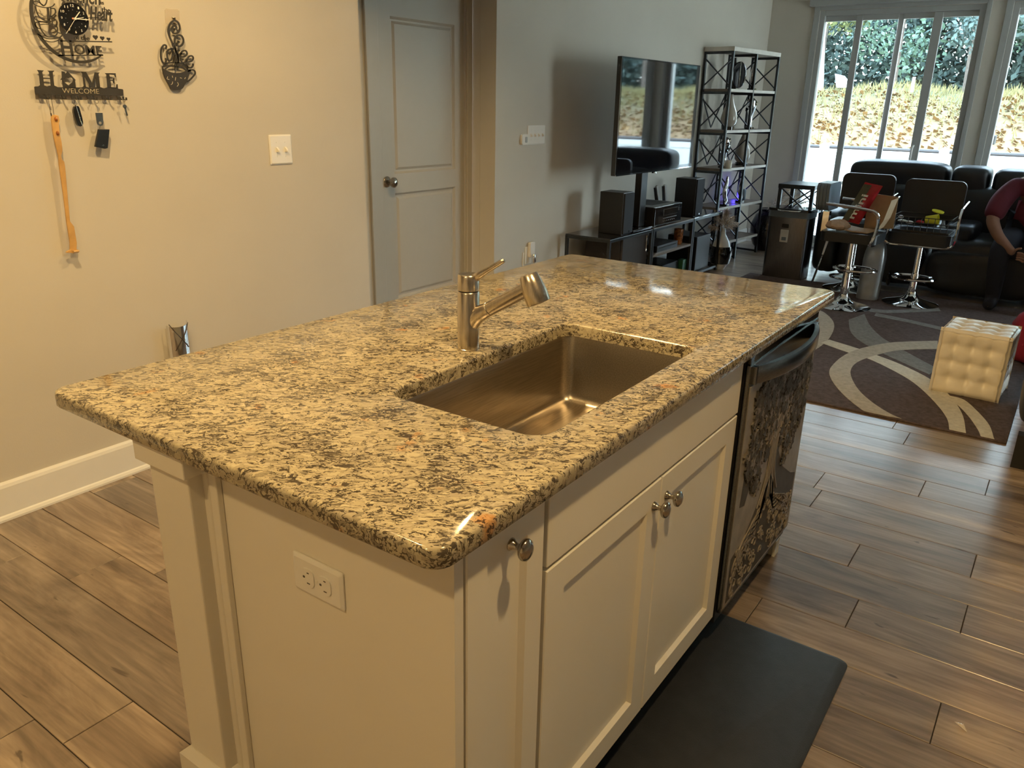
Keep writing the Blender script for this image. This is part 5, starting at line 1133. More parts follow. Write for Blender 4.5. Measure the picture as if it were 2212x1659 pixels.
# right stool, facing the island, seat back beyond it
s2 = thing('bar_stool', 'black bar stool with chrome arms holding a wire tray, right of the pair', 'stool', (6.17, .37, .0125))
x, y = 6.17, .375; stool_base(s2, x, y, .50, .21); footring(s2, x, y, .225, (-1, 0))
MB().prism(rrect(x - .21, x + .19, y - .225, y + .225, .05, 5), fXY, .50, .585).build('seat', 'leather_black', s2, bevel=.02, bseg=4)
q = MB().prism(rrect(y - .215, y + .215, .66, .950, .05, 6), lambda u, v, w_: (w_ + .06 * (v - .66), u, v), x + .17, x + .21); q.build('backrest', 'leather_black', s2, bevel=.015, bseg=3)
for s_ in (-1, 1):
    yy = y + s_ * .245
    MB().tube(smooth([(x - .19, y + s_ * .10, .492), (x - .19, yy - s_ * .03, .50), (x - .19, yy, .56), (x - .17, yy, .70), (x - .12, yy, .765), (x + .02, yy, .785), (x + .19, yy, .80)], 5), .011, 8).build('arm', 'chrome', s2, smooth_=True)
MB().tube([(x - .19, y - .12, .492), (x - .19, y + .12, .492)], .011, 8).build('front_rail', 'chrome', s2)
MB().tube([(x - .03, y + .03, .50), (x - .10, y + .16, .478)], .006, 8).build('lift_lever', 'chrome', s2)
tr_ = thing('wire_tray', 'black wire tray heaped with odds and ends on the right bar stool', 'tray', (x, y, .586))
q = MB()
for z in (.60, .66, .70): 
    q.tube([(p[0], p[1], z) for p in rrect(x - .185, x + .14, y - .20, y + .20, .03, 4)], .0035, 6, closed=True)
for i in range(9): yy = y - .18 + .045 * i; q.tube([(x - .185, yy, .70), (x - .185, yy, .60)], .0025, 5)
q.build('wires', 'black_metal', tr_); MB().box(x - .18, x + .135, y - .195, y + .195, .587, .597).build('tray_floor', 'black_plastic', tr_)
c_ = (x - .10, y - .085, .598)
t = thing('yellow_cup', 'bright yellow plastic cup lying in the wire tray', 'cup', c_)
MB().lathe([(.030, 0), (.040, .085), (.038, .0852), (.028, .006)], (x - .06, y - .01, .672), 20, (-.1, -1, .15)).build('cup', 'yellow_plastic', t, smooth_=True)
MB().lathe([(.043, 0), (.043, .008), (.002, .010)], (x - .02, y - .075, .735), 20, (-.1, -.2, 1)).build('lid', 'yellow_plastic', t, smooth_=True)
for i, (dy, dz, w_) in enumerate(((.14, .66, .035), (.09, .655, .030), (.155, .69, .02))):
    MB().ell((x - .13, y + dy, dz), (.02, w_, .012), 12, 6).build('white_bottle', 'white_ceramic', None, smooth_=2, label=['long white bottle lying in the wire tray, the larger at the left', 'white bottle lying in the wire tray, next to the red item', 'small white cap on top of the wire tray at the left'][i], cat='bottle')
MB().ell((x - .11, y + .02, .66), (.02, .03, .015), 10, 6).build('red_packet', 'red_bag', None, smooth_=2, label='small red packet in the wire tray left of the yellow cup', cat='packet')
# left stool, turned to the side, arms of chrome
x, y = 5.72, .78
s1 = thing('bar_stool', 'left black bar stool with a ribbed back, loaded with packaging', 'stool', (x, y, .0125))
stool_base(s1, x, y, .52, .28); footring(s1, x + .02, y, .305, (0, -1))
MB().prism(rrect(x - .20, x + .20, y - .20, y + .20, .06, 5), fXY, .525, .595).build('seat', 'leather_black', s1, bevel=.02, bseg=4)
for i in range(4):
    MB().prism(rrect(x - .16, x + .17, .735, .935, .055, 6), lambda u, v, w_: (u, w_ + .05 * (v - .6), v), y + .165 + .024 * i, y + .187 + .024 * i).build('back_rib', 'grey_vinyl', s1, bevel=.0105, bseg=4)
MB().box(x - .03, x + .03, y + .19, y + .235, .57, .72).build('back_bracket', 'chrome', s1)
for s_ in (-1, 1):
    xx = x + s_ * .235
    MB().tube(smooth([(x + s_ * .06, y - .17, .515), (xx, y - .17, .53), (xx, y - .19, .60), (xx, y - .20, .70), (xx, y - .17, .765), (xx, y - .05, .785), (xx, y + .17, .80)], 5), .012, 8).build('arm', 'chrome', s1, smooth_=True)
bx3 = thing('cardboard_box', 'opened flat cardboard tray bent up at one side on the left bar stool', 'box', (5.70, .70, .597))
q = MB(); prof = [(.90, .640), (.84, .612), (.76, .600), (.66, .600), (.60, .625), (.565, .70), (.535, .84)]; vs = []
for xx in (5.58, 5.83):
    for p in prof: vs.append((xx, p[0], p[1]))
for xx in (5.58, 5.83):
    for p in prof: vs.append((xx, p[0], p[1] + .006))
n = len(prof); fs = [(i, i + 1, n + i + 1, n + i) for i in range(n - 1)] + [(2 * n + i, 3 * n + i, 3 * n + i + 1, 2 * n + i + 1) for i in range(n - 1)] + [(i, 2 * n + i, 2 * n + i + 1, i + 1) for i in range(n - 1)] + [(n + i, n + i + 1, 3 * n + i + 1, 3 * n + i) for i in range(n - 1)]
q.add(vs, fs).build('tray_sheet', 'cardboard', bx3)
MB().add([(5.835, .74, .60), (5.835, .535, .62), (5.835, .535, .85), (5.835, .74, .865), (5.841, .74, .60), (5.841, .535, .62), (5.841, .535, .85), (5.841, .74, .865)], [(0, 1, 2, 3), (4, 7, 6, 5), (0, 4, 5, 1), (1, 5, 6, 2), (2, 6, 7, 3), (3, 7, 4, 0)]).build('back_flap', 'cardboard', bx3)
# printed bag
bg_ = thing('snack_bag', 'tall red and green bag printed mini on the left bar stool', 'bag', (5.74, .80, .60))
o_ = Vector((5.70, .875, .665)); ux = Vector((0, -.125, -.02)); uz = Vector((.03, -.115, .285)); nn = ux.cross(uz).normalized()
if nn.x > 0: nn = -nn
def bagf(u, v, w_): p_ = o_ + ux * u + uz * v + nn * w_; return (p_.x, p_.y, p_.z)
n = 12; vs = []; fs = []
for sd in (1, -1):
    for i in range(n + 1):
        for j in range(n + 1):
            u, v = i / n, j / n; b__ = .030 * (math.sin(PI * u) * math.sin(PI * v)) ** .5 + .003 * math.sin(9 * v + 5 * u)
            vs.append(bagf(u, v, sd * b__ + (.001 * sd)))
for s_ in (0, 1):
    o2 = s_ * (n + 1) ** 2
    for i in range(n):
        for j in range(n): a = o2 + i * (n + 1) + j; fs.append((a, a + n + 1, a + n + 2, a + 1))
MB().add(vs, fs).build('bag_body', 'red_bag', bg_, smooth_=2)
MB().prism([(.04, .05), (.42, .02), (.50, .5), (.48, .96), (.05, .95)], lambda u, v, w_: bagf(u, v, w_), .0335, .0345).build('green_panel', 'dark_green_bag', bg_)
text_mesh('mini', (0, 0, 1, 1), lambda u, v, w_: bagf(.62 - .34 * v, .10 + .62 * u, w_), .0350, .0360, bold=.02).build('mini_lettering', 'white_print', bg_, fix=False)
pb_ = MB().ell((5.62, .88, .637), (.075, .085, .034), 14, 8)
pb_.v = [(v[0] + .012 * math.sin(60 * v[1]), v[1] + .010 * math.sin(70 * v[0]), max(.6005, v[2] + .010 * math.sin(50 * v[0] + 40 * v[1]))) for v in pb_.v]
pb_.build('paper_bag', 'paper_bag', None, smooth_=False, label='crumpled brown paper bag in front of the printed bag on the left bar stool', cat='bag')
# third stool behind
x, y = 6.40, .90
s3 = thing('bar_stool', 'black bar stool standing behind the loaded left one, only back and foot ring showing', 'stool', (x, y, .0125))
stool_base(s3, x, y, .52, .10); footring(s3, x, y, .115, (-.3, 0))
MB().prism(rrect(x - .20, x + .16, y - .20, y + .20, .05, 5), fXY, .52, .59).build('seat', 'leather_black', s3, bevel=.02, bseg=4)
MB().prism(rrect(y - .205, y + .205, .66, .955, .05, 6), lambda u, v, w_: (w_, u, v), x + .13, x + .17).build('backrest', 'leather_black', s3, bevel=.015, bseg=3)
MB().tube([(x - .02, y - .235, .80), (x + .12, y - .235, .81)], .011, 8).tube([(x + .12, y - .235, .81), (x + .15, y - .19, .79)], .011, 8).build('arm', 'chrome', s3)

# silver tower heater
ht = thing('tower_heater', 'silver rounded tower fan heater on the rug between the stools', 'heater', (6.19, .665, .0125))
q = MB(); n = 20; vs = []; m_ = 14
for i in range(n + 1):
    t_ = i / n; z = .0125 + .500 * t_; k_ = (1 - max(0, (t_ - .62) / .38) ** 2.0) ** .5 if t_ < 1 else .04
    rx, ry = .075 * (.94 + .06 * k_) * (k_ * .9 + .1), .080 * k_ + .002; yo_ = -.012 * t_
    for j in range(m_): a = 2 * PI * j / m_; c, s_ = math.cos(a), math.sin(a); vs.append((6.15 + rx * math.copysign(abs(c) ** .7, c), .690 + yo_ + ry * math.copysign(abs(s_) ** .7, s_), z))
fs = [(i * m_ + j, i * m_ + (j + 1) % m_, (i + 1) * m_ + (j + 1) % m_, (i + 1) * m_ + j) for i in range(n) for j in range(m_)] + [tuple(range(m_))[::-1], tuple(range(n * m_, n * m_ + m_))]
q.add(vs, fs).build('housing', 'silver_plastic', ht, smooth_=True)
MB().lathe([(.030, 0), (.032, .006), (.024, .010), (.002, .011)], (6.17, .562, .19), 20, (-.35, -1, 0), 1.8).build('oval_grille', 'black_gloss', ht, smooth_=True)
MB().lathe([(.016, 0), (.012, .006), (.001, .008)], (6.168, .560, .20), 14, (-.35, -1, 0)).build('grille_trim', 'chrome', ht, smooth_=True)
MB().box(6.105, 6.112, .645, .685, .105, .118).build('switch', 'black_plastic', ht)

# bin
bn = thing('pedal_bin', 'dark stainless steel rectangular bin with a black lid and a sticker', 'bin', (6.62, 1.50, 0))
MB().prism(rrect(6.50, 6.74, 1.325, 1.68, .03, 5), fXY, .012, .545).build('body', 'bin_steel', bn, smooth_=True)
MB().prism(rrect(6.503, 6.737, 1.328, 1.677, .03, 5), fXY, 0, .0115).build('foot', 'black_plastic', bn)
MB().prism(rrect(6.495, 6.745, 1.32, 1.685, .03, 5), fXY, .546, .598).build('rim', 'grey_vinyl', bn, smooth_=True)
MB().prism(rrect(6.49, 6.75, 1.315, 1.69, .035, 5), fXY, .599, .622).build('lid', 'black_gloss', bn, bevel=.006)
MB().tube(smooth([(6.488, 1.40, .612), (6.46, 1.42, .608), (6.452, 1.50, .606), (6.46, 1.58, .608), (6.488, 1.60, .612)], 4), .006, 8).build('lid_handle', 'chrome', bn, smooth_=True)
MB().prism(rrect(1.485, 1.555, .33, .44, .004, 2), fYZ, 6.4985, 6.4995).build('sticker', 'label_paper', bn)
MB().prism(rrect(1.50, 1.54, .345, .375, .002, 1), fYZ, 6.4975, 6.4984).build('sticker_print', 'grey_vinyl', bn)
text_mesh('LIFE', (0, 0, 1, 1), lambda u, v, w_: (w_, 1.545 - .05 * u, .462 + .022 * v), 6.4993, 6.4985).build('sticker_lettering', 'label_paper', bn, fix=False) if False else MB().prism(rrect(1.49, 1.55, .455, .49, .006, 2), fYZ, 6.4985, 6.4995).build('logo_print', 'black_plastic', bn)
st_ = thing('slim_pole', 'slim white and silver pole leaning just right of the steel bin', 'pole', (6.50, 1.20, 0))
MB().tube([(6.46, 1.215, .012), (6.475, 1.165, .26)], .009, 8).build('silver_tube', 'chrome', st_, smooth_=True)
MB().tube([(6.4753, 1.164, .265), (6.483, 1.140, .40)], [.008, .012], 10).build('white_grip', 'white_ceramic', st_, smooth_=True)
# side table behind the bin
sd = thing('side_table', 'small dark side table with crossed braces by the sliding door', 'table', (7.35, 1.62, 0))
q = MB(); x0_, x1_, y0_, y1_ = 7.15, 7.55, 1.50, 1.80
for xx in (x0_, x1_):
    for yy in (y0_, y1_): q.box(xx - .016, xx + .016, yy - .016, yy + .016, 0, .735)
q.build('legs', 'dark_frame', sd) if False else None
for xx in (x0_, x1_):
    for yy in (y0_, y1_): MB().box(xx - .016, xx + .016, yy - .016, yy + .016, 0, .735).build('leg', 'dark_frame', sd)
MB().box(x0_ - .02, x1_ + .02, y0_ - .02, y1_ + .02, .7355, .775).build('tabletop', 'dark_frame', sd, bevel=.003)
for xx in (x0_, x1_): MB().beam((xx, y0_ + .017, .52), (xx, y1_ - .017, .73), .018, .012).beam((xx, y0_ + .017, .73), (xx, y1_ - .017, .52), .018, .012).build('cross_brace', 'dark_frame', sd)
MB().box(x0_ + .017, x1_ - .017, y0_ - .01, y0_ + .01, .50, .52).box(x0_ - .01, x0_ + .01, y0_ + .017, y1_ - .017, .50, .52).build('rail', 'dark_frame', sd)

# --- sofa
sf = thing('sofa', 'large black leather reclining sofa with its back to the windows', 'sofa', (7.1, -.4, 0))
def cushion(name, x0, x1, y0, y1, z0, z1, r=.06, mat='leather_black', puff=.02):
    n = 8; q = MB(); vs = []
    bm = bmesh.new(); bmesh.ops.create_cube(bm, size=1); bmesh.ops.subdivide_edges(bm, edges=bm.edges[:], cuts=7, use_grid_fill=True)
    for v in bm.verts:
        c = v.co * 2; e = 5.0; l = (abs(c.x) ** e + abs(c.y) ** e + abs(c.z) ** e) ** (1 / e); mxx = max(abs(c.x), abs(c.y), abs(c.z)); c = c * (mxx / l)
        u_ = Vector((c.x / 2 + .5, c.y / 2 + .5, c.z / 2 + .5)); w_ = .006 * math.sin(u_.y * 23 + x0 * 7) * math.sin(u_.z * 9 + 1) 
        v.co = Vector((x0 + (x1 - x0) * u_.x + w_, y0 + (y1 - y0) * u_.y, z0 + (z1 - z0) * u_.z + w_ * .6))
    bm.verts.index_update(); q.add([v.co[:] for v in bm.verts], [[v.index for v in f.verts] for f in bm.faces]); bm.free()
    return q.build(name, mat, sf, smooth_=2, subd=1)
segs = [(.40, 1.10), (-.42, .37), (-1.14, -.45)]
cushion('base', 6.70, 7.62, -1.62, 1.20, .03, .30)
for (a, b_) in segs:
    xf = 6.70 if a > .3 else 6.58
    cushion('seat_cushion', xf, 7.25, a, b_, .25, .50)
    cushion('footrest_panel', xf - .02, xf + .12, a, b_, .05, .40)
    cushion('back_cushion', 7.10, 7.48, a, b_, .42, .86)
for (a, b_, zt__) in ((.40, 1.22, 1.035), (.09, .385, 1.02), (-.28, .075, 1.01), (-.75, -.30, 1.01), (-1.15, -.77, 1.01)):
    cushion('headrest', 7.14, 7.52, a, b_, .76, zt__)
cushion('armrest', 6.68, 7.50, 1.10, 1.33, .05, .62); cushion('armrest', 6.60, 7.50, -1.72, -1.50, .05, .62)
cushion('console_arm', 6.62, 7.15, .06, .30, .44, .60)

# black armchair at the right edge and a red cloth over it
ac_s = sf; sf = thing('armchair', 'black leather armchair cut off by the right edge of the picture', 'armchair', (3.9, -1.0, 0))
cushion('base', 3.22, 4.2, -1.5, -.56, .10, .36); cushion('armrest', 3.15, 4.48, -.75, -.517, .14, .60); cushion('seat_cushion', 3.2, 4.0, -1.36, -.76, .30, .48); cushion('armrest', 3.15, 4.15, -1.60, -1.38, .14, .60); cushion('back_cushion', 3.95, 4.3, -1.5, -.60, .30, .95)  # near armrest lengthened out of view to shade the ottoman side
for xx in (3.18, 4.08):
    for yy in (-.585, -1.50): MB().box(xx - .03, xx + .03, yy - .035, yy + .035, 0, .15).build('leg', 'dark_void', sf)
sf = ac_s
rc = thing('red_cloth', 'red cloth heaped on the rug edge behind the ottoman at the right edge', 'cloth', (5.0, -.52, 0))
q = MB().ell((5.05, -.62, .16), (.28, .24, .27), 24, 12); q.v = [(v[0] + .02 * math.sin(18 * v[1]), v[1] + .02 * math.sin(20 * v[2] + 8 * v[0]), max(.013, v[2] + .015 * math.sin(22 * v[1] + 9 * v[0]))) for v in q.v]
q.build('folds', 'red_cloth', rc, smooth_=2)

# --- person seated on the sofa, leaning forward, hands together; head beyond the right edge
pe = thing('person', 'person in a dark maroon shirt seated on the sofa leaning forward, hands together', 'person', (6.75, -.31, .5))
def skin(name, pts, edges, mat, parent, root=0, sub=2):
    me = bpy.data.meshes.new(name); iv = wm(parent).inverted()
    me.from_pydata([tuple(iv @ Vector(p[:3])) for p in pts], edges, []); o = bpy.data.objects.new(name, me); C.objects.link(o); o.parent = parent
    me.materials.append(M[mat])
    bm = bmesh.new(); bm.from_mesh(me); ly = bm.verts.layers.skin.verify(); bm.verts.ensure_lookup_table()
    for v, p in zip(bm.verts, pts): v[ly].radius = (p[3], p[4] if len(p) > 4 else p[3]); v[ly].use_root = False
    bm.verts[root][ly].use_root = True; bm.to_mesh(me); bm.free()
    md = o.modifiers.new('skin', 'SKIN'); md.use_smooth_shade = True; md.branch_smoothing = .6
    md = o.modifiers.new('sub', 'SUBSURF'); md.levels = sub; md.render_levels = sub
    return o
py = -.31
# 0 pelvis 1 waist 2 chest 3 upper chest 4 neck 5 head 6 crown | right arm (+Y) 7.. | left arm | legs
P_ = [(6.88, py, .55, .15, .17), (6.84, py, .70, .13, .16), (6.74, py, .86, .13, .18), (6.66, py, .96, .10, .15), (6.58, py, 1.04, .055), (6.53, py, 1.12, .085, .08), (6.50, py, 1.19, .07, .065),
      (6.64, py + .17, .93, .070), (6.56, py + .245, .82, .062), (6.48, py + .275, .675, .050), (6.42, py + .21, .57, .041), (6.36, py + .10, .475, .030), (6.34, py + .07, .455, .034, .022),
      (6.64, py - .17, .93, .070), (6.56, py - .245, .82, .062), (6.48, py - .275, .675, .050), (6.42, py - .21, .57, .041), (6.36, py - .10, .475, .030), (6.34, py - .06, .455, .034, .022),
      (6.86, py + .11, .54, .10), (6.60, py + .15, .50, .085), (6.38, py + .17, .46, .062), (6.36, py + .16, .26, .055), (6.38, py + .15, .09, .040), (6.26, py + .16, .05, .036, .03),
      (6.86, py - .11, .54, .10), (6.60, py - .15, .50, .085), (6.38, py - .17, .46, .062), (6.36, py - .16, .26, .055), (6.38, py - .15, .09, .040), (6.26, py - .16, .05, .036, .03)]
E_ = [(0, 1), (1, 2), (2, 3), (3, 4), (4, 5), (5, 6), (3, 7), (7, 8), (8, 9), (9, 10), (10, 11), (11, 12), (3, 13), (13, 14), (14, 15), (15, 16), (16, 17), (17, 18), (0, 19), (19, 20), (20, 21), (21, 22), (22, 23), (23, 24), (0, 25), (25, 26), (26, 27), (27, 28), (28, 29), (29, 30)]
skin('body', P_, E_, 'skin', pe)
g = .012
S_ = [(p[0], p[1], p[2], p[3] + g, (p[4] if len(p) > 4 else p[3]) + g) for p in P_]
sh_i = [0, 1, 2, 3, 7, 8, 9, 13, 14, 15]; mp_ = {k_: i for i, k_ in enumerate(sh_i)}
shp = [(p[0], p[1], p[2], p[3] + .014, p[4] + .012) for p in (S_[i] for i in sh_i)]; shp[0] = (6.88, py, .62, .165, .185); shp[3] = (6.66, py, .965, .11, .15)
skin('shirt', shp, [(mp_[a], mp_[b_]) for a, b_ in E_ if a in mp_ and b_ in mp_], 'maroon_cloth', pe)
tr_i = [0, 19, 20, 21, 22, 23, 24, 25, 26, 27, 28, 29, 30]; mp_ = {k_: i for i, k_ in enumerate(tr_i)}
skin('trousers', [S_[i] for i in tr_i], [(mp_[a], mp_[b_]) for a, b_ in E_ if a in mp_ and b_ in mp_], 'navy_cloth', pe)
for s_ in (1, -1):
    wx_, wy_ = 6.335, py + (.07 if s_ > 0 else -.06)
    for i in range(4): # fingers curled toward the other hand
        b0 = Vector((wx_ - .015 + .0 * i, wy_ - s_ * .015, .468 - .016 * i)); L = (.070, .078, .074, .058)[i]
        skin('finger', [(b0.x, b0.y, b0.z, .0085), (b0.x - .018, b0.y - s_ * L * .45, b0.z + .002, .0085), (b0.x - .012, b0.y - s_ * L * .8, b0.z - .010, .0078), (b0.x + .004, b0.y - s_ * L * .95, b0.z - .018, .007)], [(0, 1), (1, 2), (2, 3)], 'skin', pe, sub=1)
    skin('thumb', [(wx_, wy_ + s_ * .005, .478, .011), (wx_ - .022, wy_ - s_ * .015, .500, .0095), (wx_ - .026, wy_ - s_ * .042, .506, .008)], [(0, 1), (1, 2)], 'skin', pe, sub=1)
hc = Vector((6.52, py, 1.15))
MB().ell((6.548, py, 1.185), (.105, .088, .095), 20, 12).build('hair', 'hair_black', pe, smooth_=2)
for s_ in (1, -1): MB().ell((6.437, py + s_ * .032, 1.145), (.012, .014, .008), 10, 6).build('eye', 'plate_slot', pe, smooth_=2); MB().ell((6.53, py + s_ * .088, 1.135), (.018, .010, .028), 10, 6).build('ear', 'skin', pe, smooth_=2)
MB().tube([(6.445, py, 1.15), (6.418, py, 1.118)], [.007, .013], 10).build('nose', 'skin', pe, smooth_=True); MB().ell((6.445, py, 1.083), (.010, .024, .006), 10, 6).build('mouth', 'maroon_cloth', pe, smooth_=2)

# ================================================================== outside
def struct2(*a, **k): return struct(*a, **k)
q = MB().box(XW + .17, 14.2, -12, 14, -1.05, -1.0); q.build('lawn', 'dry_grass', None, kind='structure')
pt_ = MB().box(XW + .165, 11.2, -6, 5, -.20, -.08).build('patio', 'vinyl_fence', None, kind='structure') if False else MB().box(XW + .165, 10.6, -6, 5, -.998, -.10).build('patio_slab', 'shelf_edge', None, kind='structure')
fe_ = thing('vinyl_fence', 'white vinyl fence with square posts behind the sliding door', 'fence', (14, 1, -1))
for i in range(13):
    y_ = 10.6 - 1.85 * i + .02
    if abs(y_ - 3.2) < .01: continue
    MB().box(13.94, 14.07, y_ - .065, y_ + .065, -1, .87).add([(13.925, y_ - .08, .87), (14.085, y_ - .08, .87), (14.085, y_ + .08, .87), (13.925, y_ + .08, .87), (14.005, y_, .93)], [(0, 1, 4), (1, 2, 4), (2, 3, 4), (3, 0, 4), (0, 3, 2, 1)]).build('fence_post', 'vinyl_fence', fe_)
    if i < 12:
        MB().box(13.98, 14.03, y_ - 1.785, y_ - .065, .72, .82).box(13.98, 14.03, y_ - 1.785, y_ - .065, -.96, -.86).build('fence_rail', 'vinyl_fence', fe_)
        for k_ in range(11): MB().box(13.995, 14.015, y_ - .068 - .156 * (k_ + 1) + .003, y_ - .068 - .156 * k_ - .003, -.859, .719).build('fence_board', 'vinyl_fence', fe_)
for k_, zz in enumerate((-.5, .25)): MB().box(13.90, 13.94, 2.55, 2.90, zz, zz + .05).build('gate_hinge', 'black_metal', fe_)
MB().box(13.90, 13.94, 2.42, 2.48, .2, .42).build('gate_latch', 'black_metal', fe_)
MB().tube([(14.25, 12, .835), (14.25, -10, .835)], .035, 8).build('hose_pipe', 'brown_panel', None, label='long dark rail running just above the white fence', cat='rail')
ub = thing('utility_box', 'dark box on a post outside behind the pier between the windows', 'box', (11, .65, -.998))
MB().box(10.95, 11.10, .44, .87, 1.08, 1.19).build('box', 'black_metal', ub, bevel=.01); MB().box(11.0, 11.05, .63, .68, -.998, 1.08).build('post', 'black_metal', ub)
# hill
n1_, n2_ = 46, 60; vs = []
hr = random.Random(5)
def hill_z(x_, y_):
    t_ = max(0, min(1, (x_ - 14.6) / 12.0)); s_ = t_ * t_ * (3 - 2 * t_)
    return -1.0 + 3.25 * s_ + .10 * math.sin(x_ * 1.1 + y_ * .7) * s_ + .08 * math.sin(y_ * 1.7) * s_ + (.0 if x_ < 27 else .02 * (x_ - 27)) - .30 * s_
for i in range(n1_):
    for j in range(n2_):
        x_ = 14.3 + (i / (n1_ - 1)) ** 1.3 * 50; y_ = -26 + 60 * j / (n2_ - 1); vs.append((x_, y_, hill_z(x_, y_)))
MB().add(vs, [(i * n2_ + j, (i + 1) * n2_ + j, (i + 1) * n2_ + j + 1, i * n2_ + j + 1) for i in range(n1_ - 1) for j in range(n2_ - 1)]).build('hillside', 'hill_ground', None, smooth_=2, kind='structure', fix=False)
q = MB()
for i in range(13000):
    x_ = 15.5 + 10.5 * hr.random(); y_ = hr.uniform(-14, 12); z_ = hill_z(x_, y_) + .02; s_ = hr.uniform(.03, .10); a = hr.uniform(0, PI)
    u_ = Vector((math.cos(a), math.sin(a), hr.uniform(-.2, .9))) * s_; v_ = Vector((-math.sin(a), math.cos(a), hr.uniform(-.2, .9))) * s_ * .7; p_ = Vector((x_, y_, z_))
    q.add([p_ - u_, p_ - v_, p_ + u_, p_ + v_], [(0, 1, 2, 3)])
q.build('leaf_litter', 'fallen_leaf', None, kind='stuff', fix=False, label='fallen orange leaves strewn over the bank behind the fence', cat='leaves')
q = MB()
for i in range(15000):
    x_ = hr.uniform(20.5, 28.5); y_ = hr.uniform(-18, 14)
    if hr.random() > (x_ - 20) / 6: continue
    z_ = hill_z(x_, y_) - .02; h_ = hr.uniform(.10, .30); a = hr.uniform(0, PI); w_ = .018
    q.add([(x_, y_ - w_, z_), (x_, y_ + w_, z_), (x_ + hr.uniform(-.1, .1), y_ + hr.uniform(-.12, .12), z_ + h_)], [(0, 1, 2)])
q.build('tall_grass', 'dry_grass', None, kind='stuff', fix=False, label='dry yellow-green grass along the top of the bank', cat='grass')
def tree_parts(root, h, r_, n_, leaf, bark, seed, lean=0, low=.15):
    rr2 = random.Random(seed); q = MB()
    pts_ = [(lean * t_ * t_ * h, rr2.uniform(-.05, .05) * h * t_ * .6 + lean * h * t_, h * t_ * .92) for t_ in (0, .25, .5, .75, 1)]
    q.tube(pts_, [.02 * h * .6, .017 * h * .6, .013 * h * .6, .008 * h * .6, .003 * h], 8)
    for i in range(9):
        t_ = rr2.uniform(.3, .9); b0 = Vector((lean * t_ * t_ * h, lean * h * t_, h * t_ * .9)); a = rr2.uniform(0, 2 * PI)
        q.tube([b0, b0 + Vector((math.cos(a), math.sin(a), .6)) * r_ * .8], [.006 * h * .6, .002 * h * .5], 5)
    q.build('trunk', bark, root, world=False)
    f = MB(); cl_ = [(rr2.uniform(-1, 1) * r_ * .7, rr2.uniform(-1, 1) * r_ * .8 + lean * h * .6, h * rr2.uniform(low, 1.0), rr2.uniform(.3, .6) * r_) for _ in range(22)]
    for i in range(n_):
        c = cl_[rr2.randrange(len(cl_))]; d = Vector((rr2.gauss(0, 1), rr2.gauss(0, 1), rr2.gauss(0, 1))).normalized() * c[3] * rr2.random() ** .5; p_ = Vector(c[:3]) + d; s_ = rr2.uniform(.05, .12)
        u_ = Vector((rr2.gauss(0, 1), rr2.gauss(0, 1), rr2.gauss(0, 1))).normalized(); v_ = u_.cross(Vector((rr2.gauss(0, 1), rr2.gauss(0, 1), 1))).normalized()
        f.add([p_ - u_ * s_, p_ - v_ * s_ * .6, p_ + u_ * s_, p_ + v_ * s_ * .6], [(0, 1, 2, 3)])
    f.build('foliage', leaf, root, kind='stuff', world=False, fix=False)
TR = [('leafy_tree', 29.5, 7.6, 7.5, 2.0, 'leaf_yellow', 'bark_pale', 'yellow-green tree with a pale leaning trunk at the left of the door view', .10, 11),
      ('leafy_tree', 31, 5.6, 9, 2.3, 'leaf_green_hazy', 'bark', 'full blue-green tree behind the second pane of the door', 0, 12),
      ('leafy_tree', 34, 3.7, 9.5, 2.1, 'leaf_dark_hazy', 'bark', 'dark thin-topped tree behind the third pane of the door', .02, 13),
      ('leafy_tree', 31, 2.6, 9, 1.7, 'leaf_dark_hazy', 'bark_pale', 'sparse dark tree with slim pale trunk behind the widest pane', .0, 14),
      ('leafy_tree', 35, 1.1, 10, 2.3, 'leaf_green_hazy', 'bark', 'green tree hidden in part by the pier between the windows', .0, 15),
      ('leafy_tree', 30, -.9, 8, 2.4, 'leaf_yellow', 'bark', 'olive tree at the left of the right-hand window', .0, 16),
      ('leafy_tree', 34, -3.8, 9, 2.5, 'leaf_green_hazy', 'bark', 'green tree beyond the right edge of the windows', .0, 17),
      ('leafy_tree', 36, 9.5, 10, 2.6, 'leaf_dark_hazy', 'bark', 'dark tree behind the yellow-green one at the far left', .0, 18)]
protos = {}
for (nm, x_, y_, h_, r_, lm_, bm_, lb, ln, sd_) in TR:
    t = thing(nm, lb, 'tree', (x_, y_, hill_z(x_, y_) - .1)); tree_parts(t, h_, r_, 5200 if lm_ != 'leaf_dark_hazy' else 3800, lm_, bm_, sd_, ln)
src = t
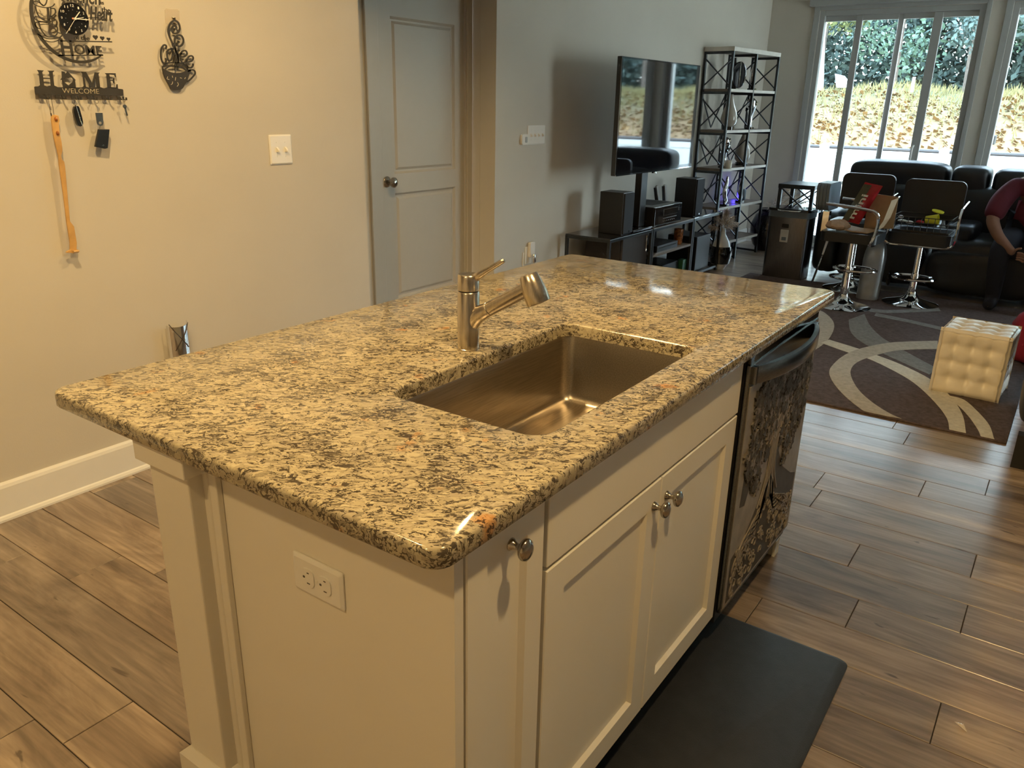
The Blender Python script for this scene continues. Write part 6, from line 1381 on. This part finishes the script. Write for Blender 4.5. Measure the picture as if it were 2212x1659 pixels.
for (x_, y_, lb) in ((33, -8.0, 'green tree past the right window, first of the far row'), (35, -13.0, 'green tree past the right window, second of the far row'), (33, -18.0, 'green tree past the right window, third of the far row')):
    c_ = copy_tree(src); c_.location = (x_, y_, hill_z(x_, y_) - .1); c_['label'] = lb
for i, (x_, y_, lb) in enumerate(((38, 8, 'dark bushes under the trees at the left'), (38, 4, 'dark bushes under the trees in the middle panes'), (38, 0, 'dark bushes under the trees at the right'), (38, -4.5, 'dark bushes under the trees past the right window'), (37, -9.5, 'dark bushes past the right window, second from the pier'), (37, -13, 'dark bushes past the right window, third from the pier'), (37, -17, 'dark bushes past the right window, fourth from the pier'))):
    t = thing('bush', lb, 'bush', (x_, y_, hill_z(x_, y_))); rr2 = random.Random(40 + i); f = MB()
    for k_ in range(5200):
        p_ = Vector((rr2.gauss(0, .7), rr2.uniform(-2.6, 2.6), rr2.random() ** 1.2 * 3.6)); s_ = rr2.uniform(.10, .2)
        u_ = Vector((rr2.gauss(0, 1), rr2.gauss(0, 1), rr2.gauss(0, 1))).normalized(); v_ = u_.cross(Vector((rr2.gauss(0, 1), rr2.gauss(0, 1), 1))).normalized()
        f.add([p_ - u_ * s_, p_ - v_ * s_ * .6, p_ + u_ * s_, p_ + v_ * s_ * .6], [(0, 1, 2, 3)])
    f.build('foliage', 'leaf_dark_hazy', t, kind='stuff', world=False, fix=False)
for i, (y_, lb) in enumerate(((4.1, 'white survey stake on the bank seen through the second pane'), (2.35, 'white survey stake on the bank seen through the widest pane'))):
    MB().box(26, 26.04, y_ - .04, y_ + .04, hill_z(26, y_) - .05, hill_z(26, y_) + .40).build('survey_stake', 'vinyl_fence', None, label=lb, cat='stake')
MB().add([(26.5, 6.35, 2.1), (26.9, 6.35, 2.1), (26.9, 5.9, 2.1), (26.5, 5.9, 2.1), (26.5, 6.45, 2.5), (26.9, 6.45, 2.5), (26.9, 6.25, 2.45), (26.5, 6.25, 2.45)], [(0, 1, 2, 3), (4, 7, 6, 5), (0, 4, 5, 1), (1, 5, 6, 2), (2, 6, 7, 3), (3, 7, 4, 0)]).build('white_tarp', 'vinyl_fence', None, label='small white tarp on the bank at the left of the door view', cat='tarp')
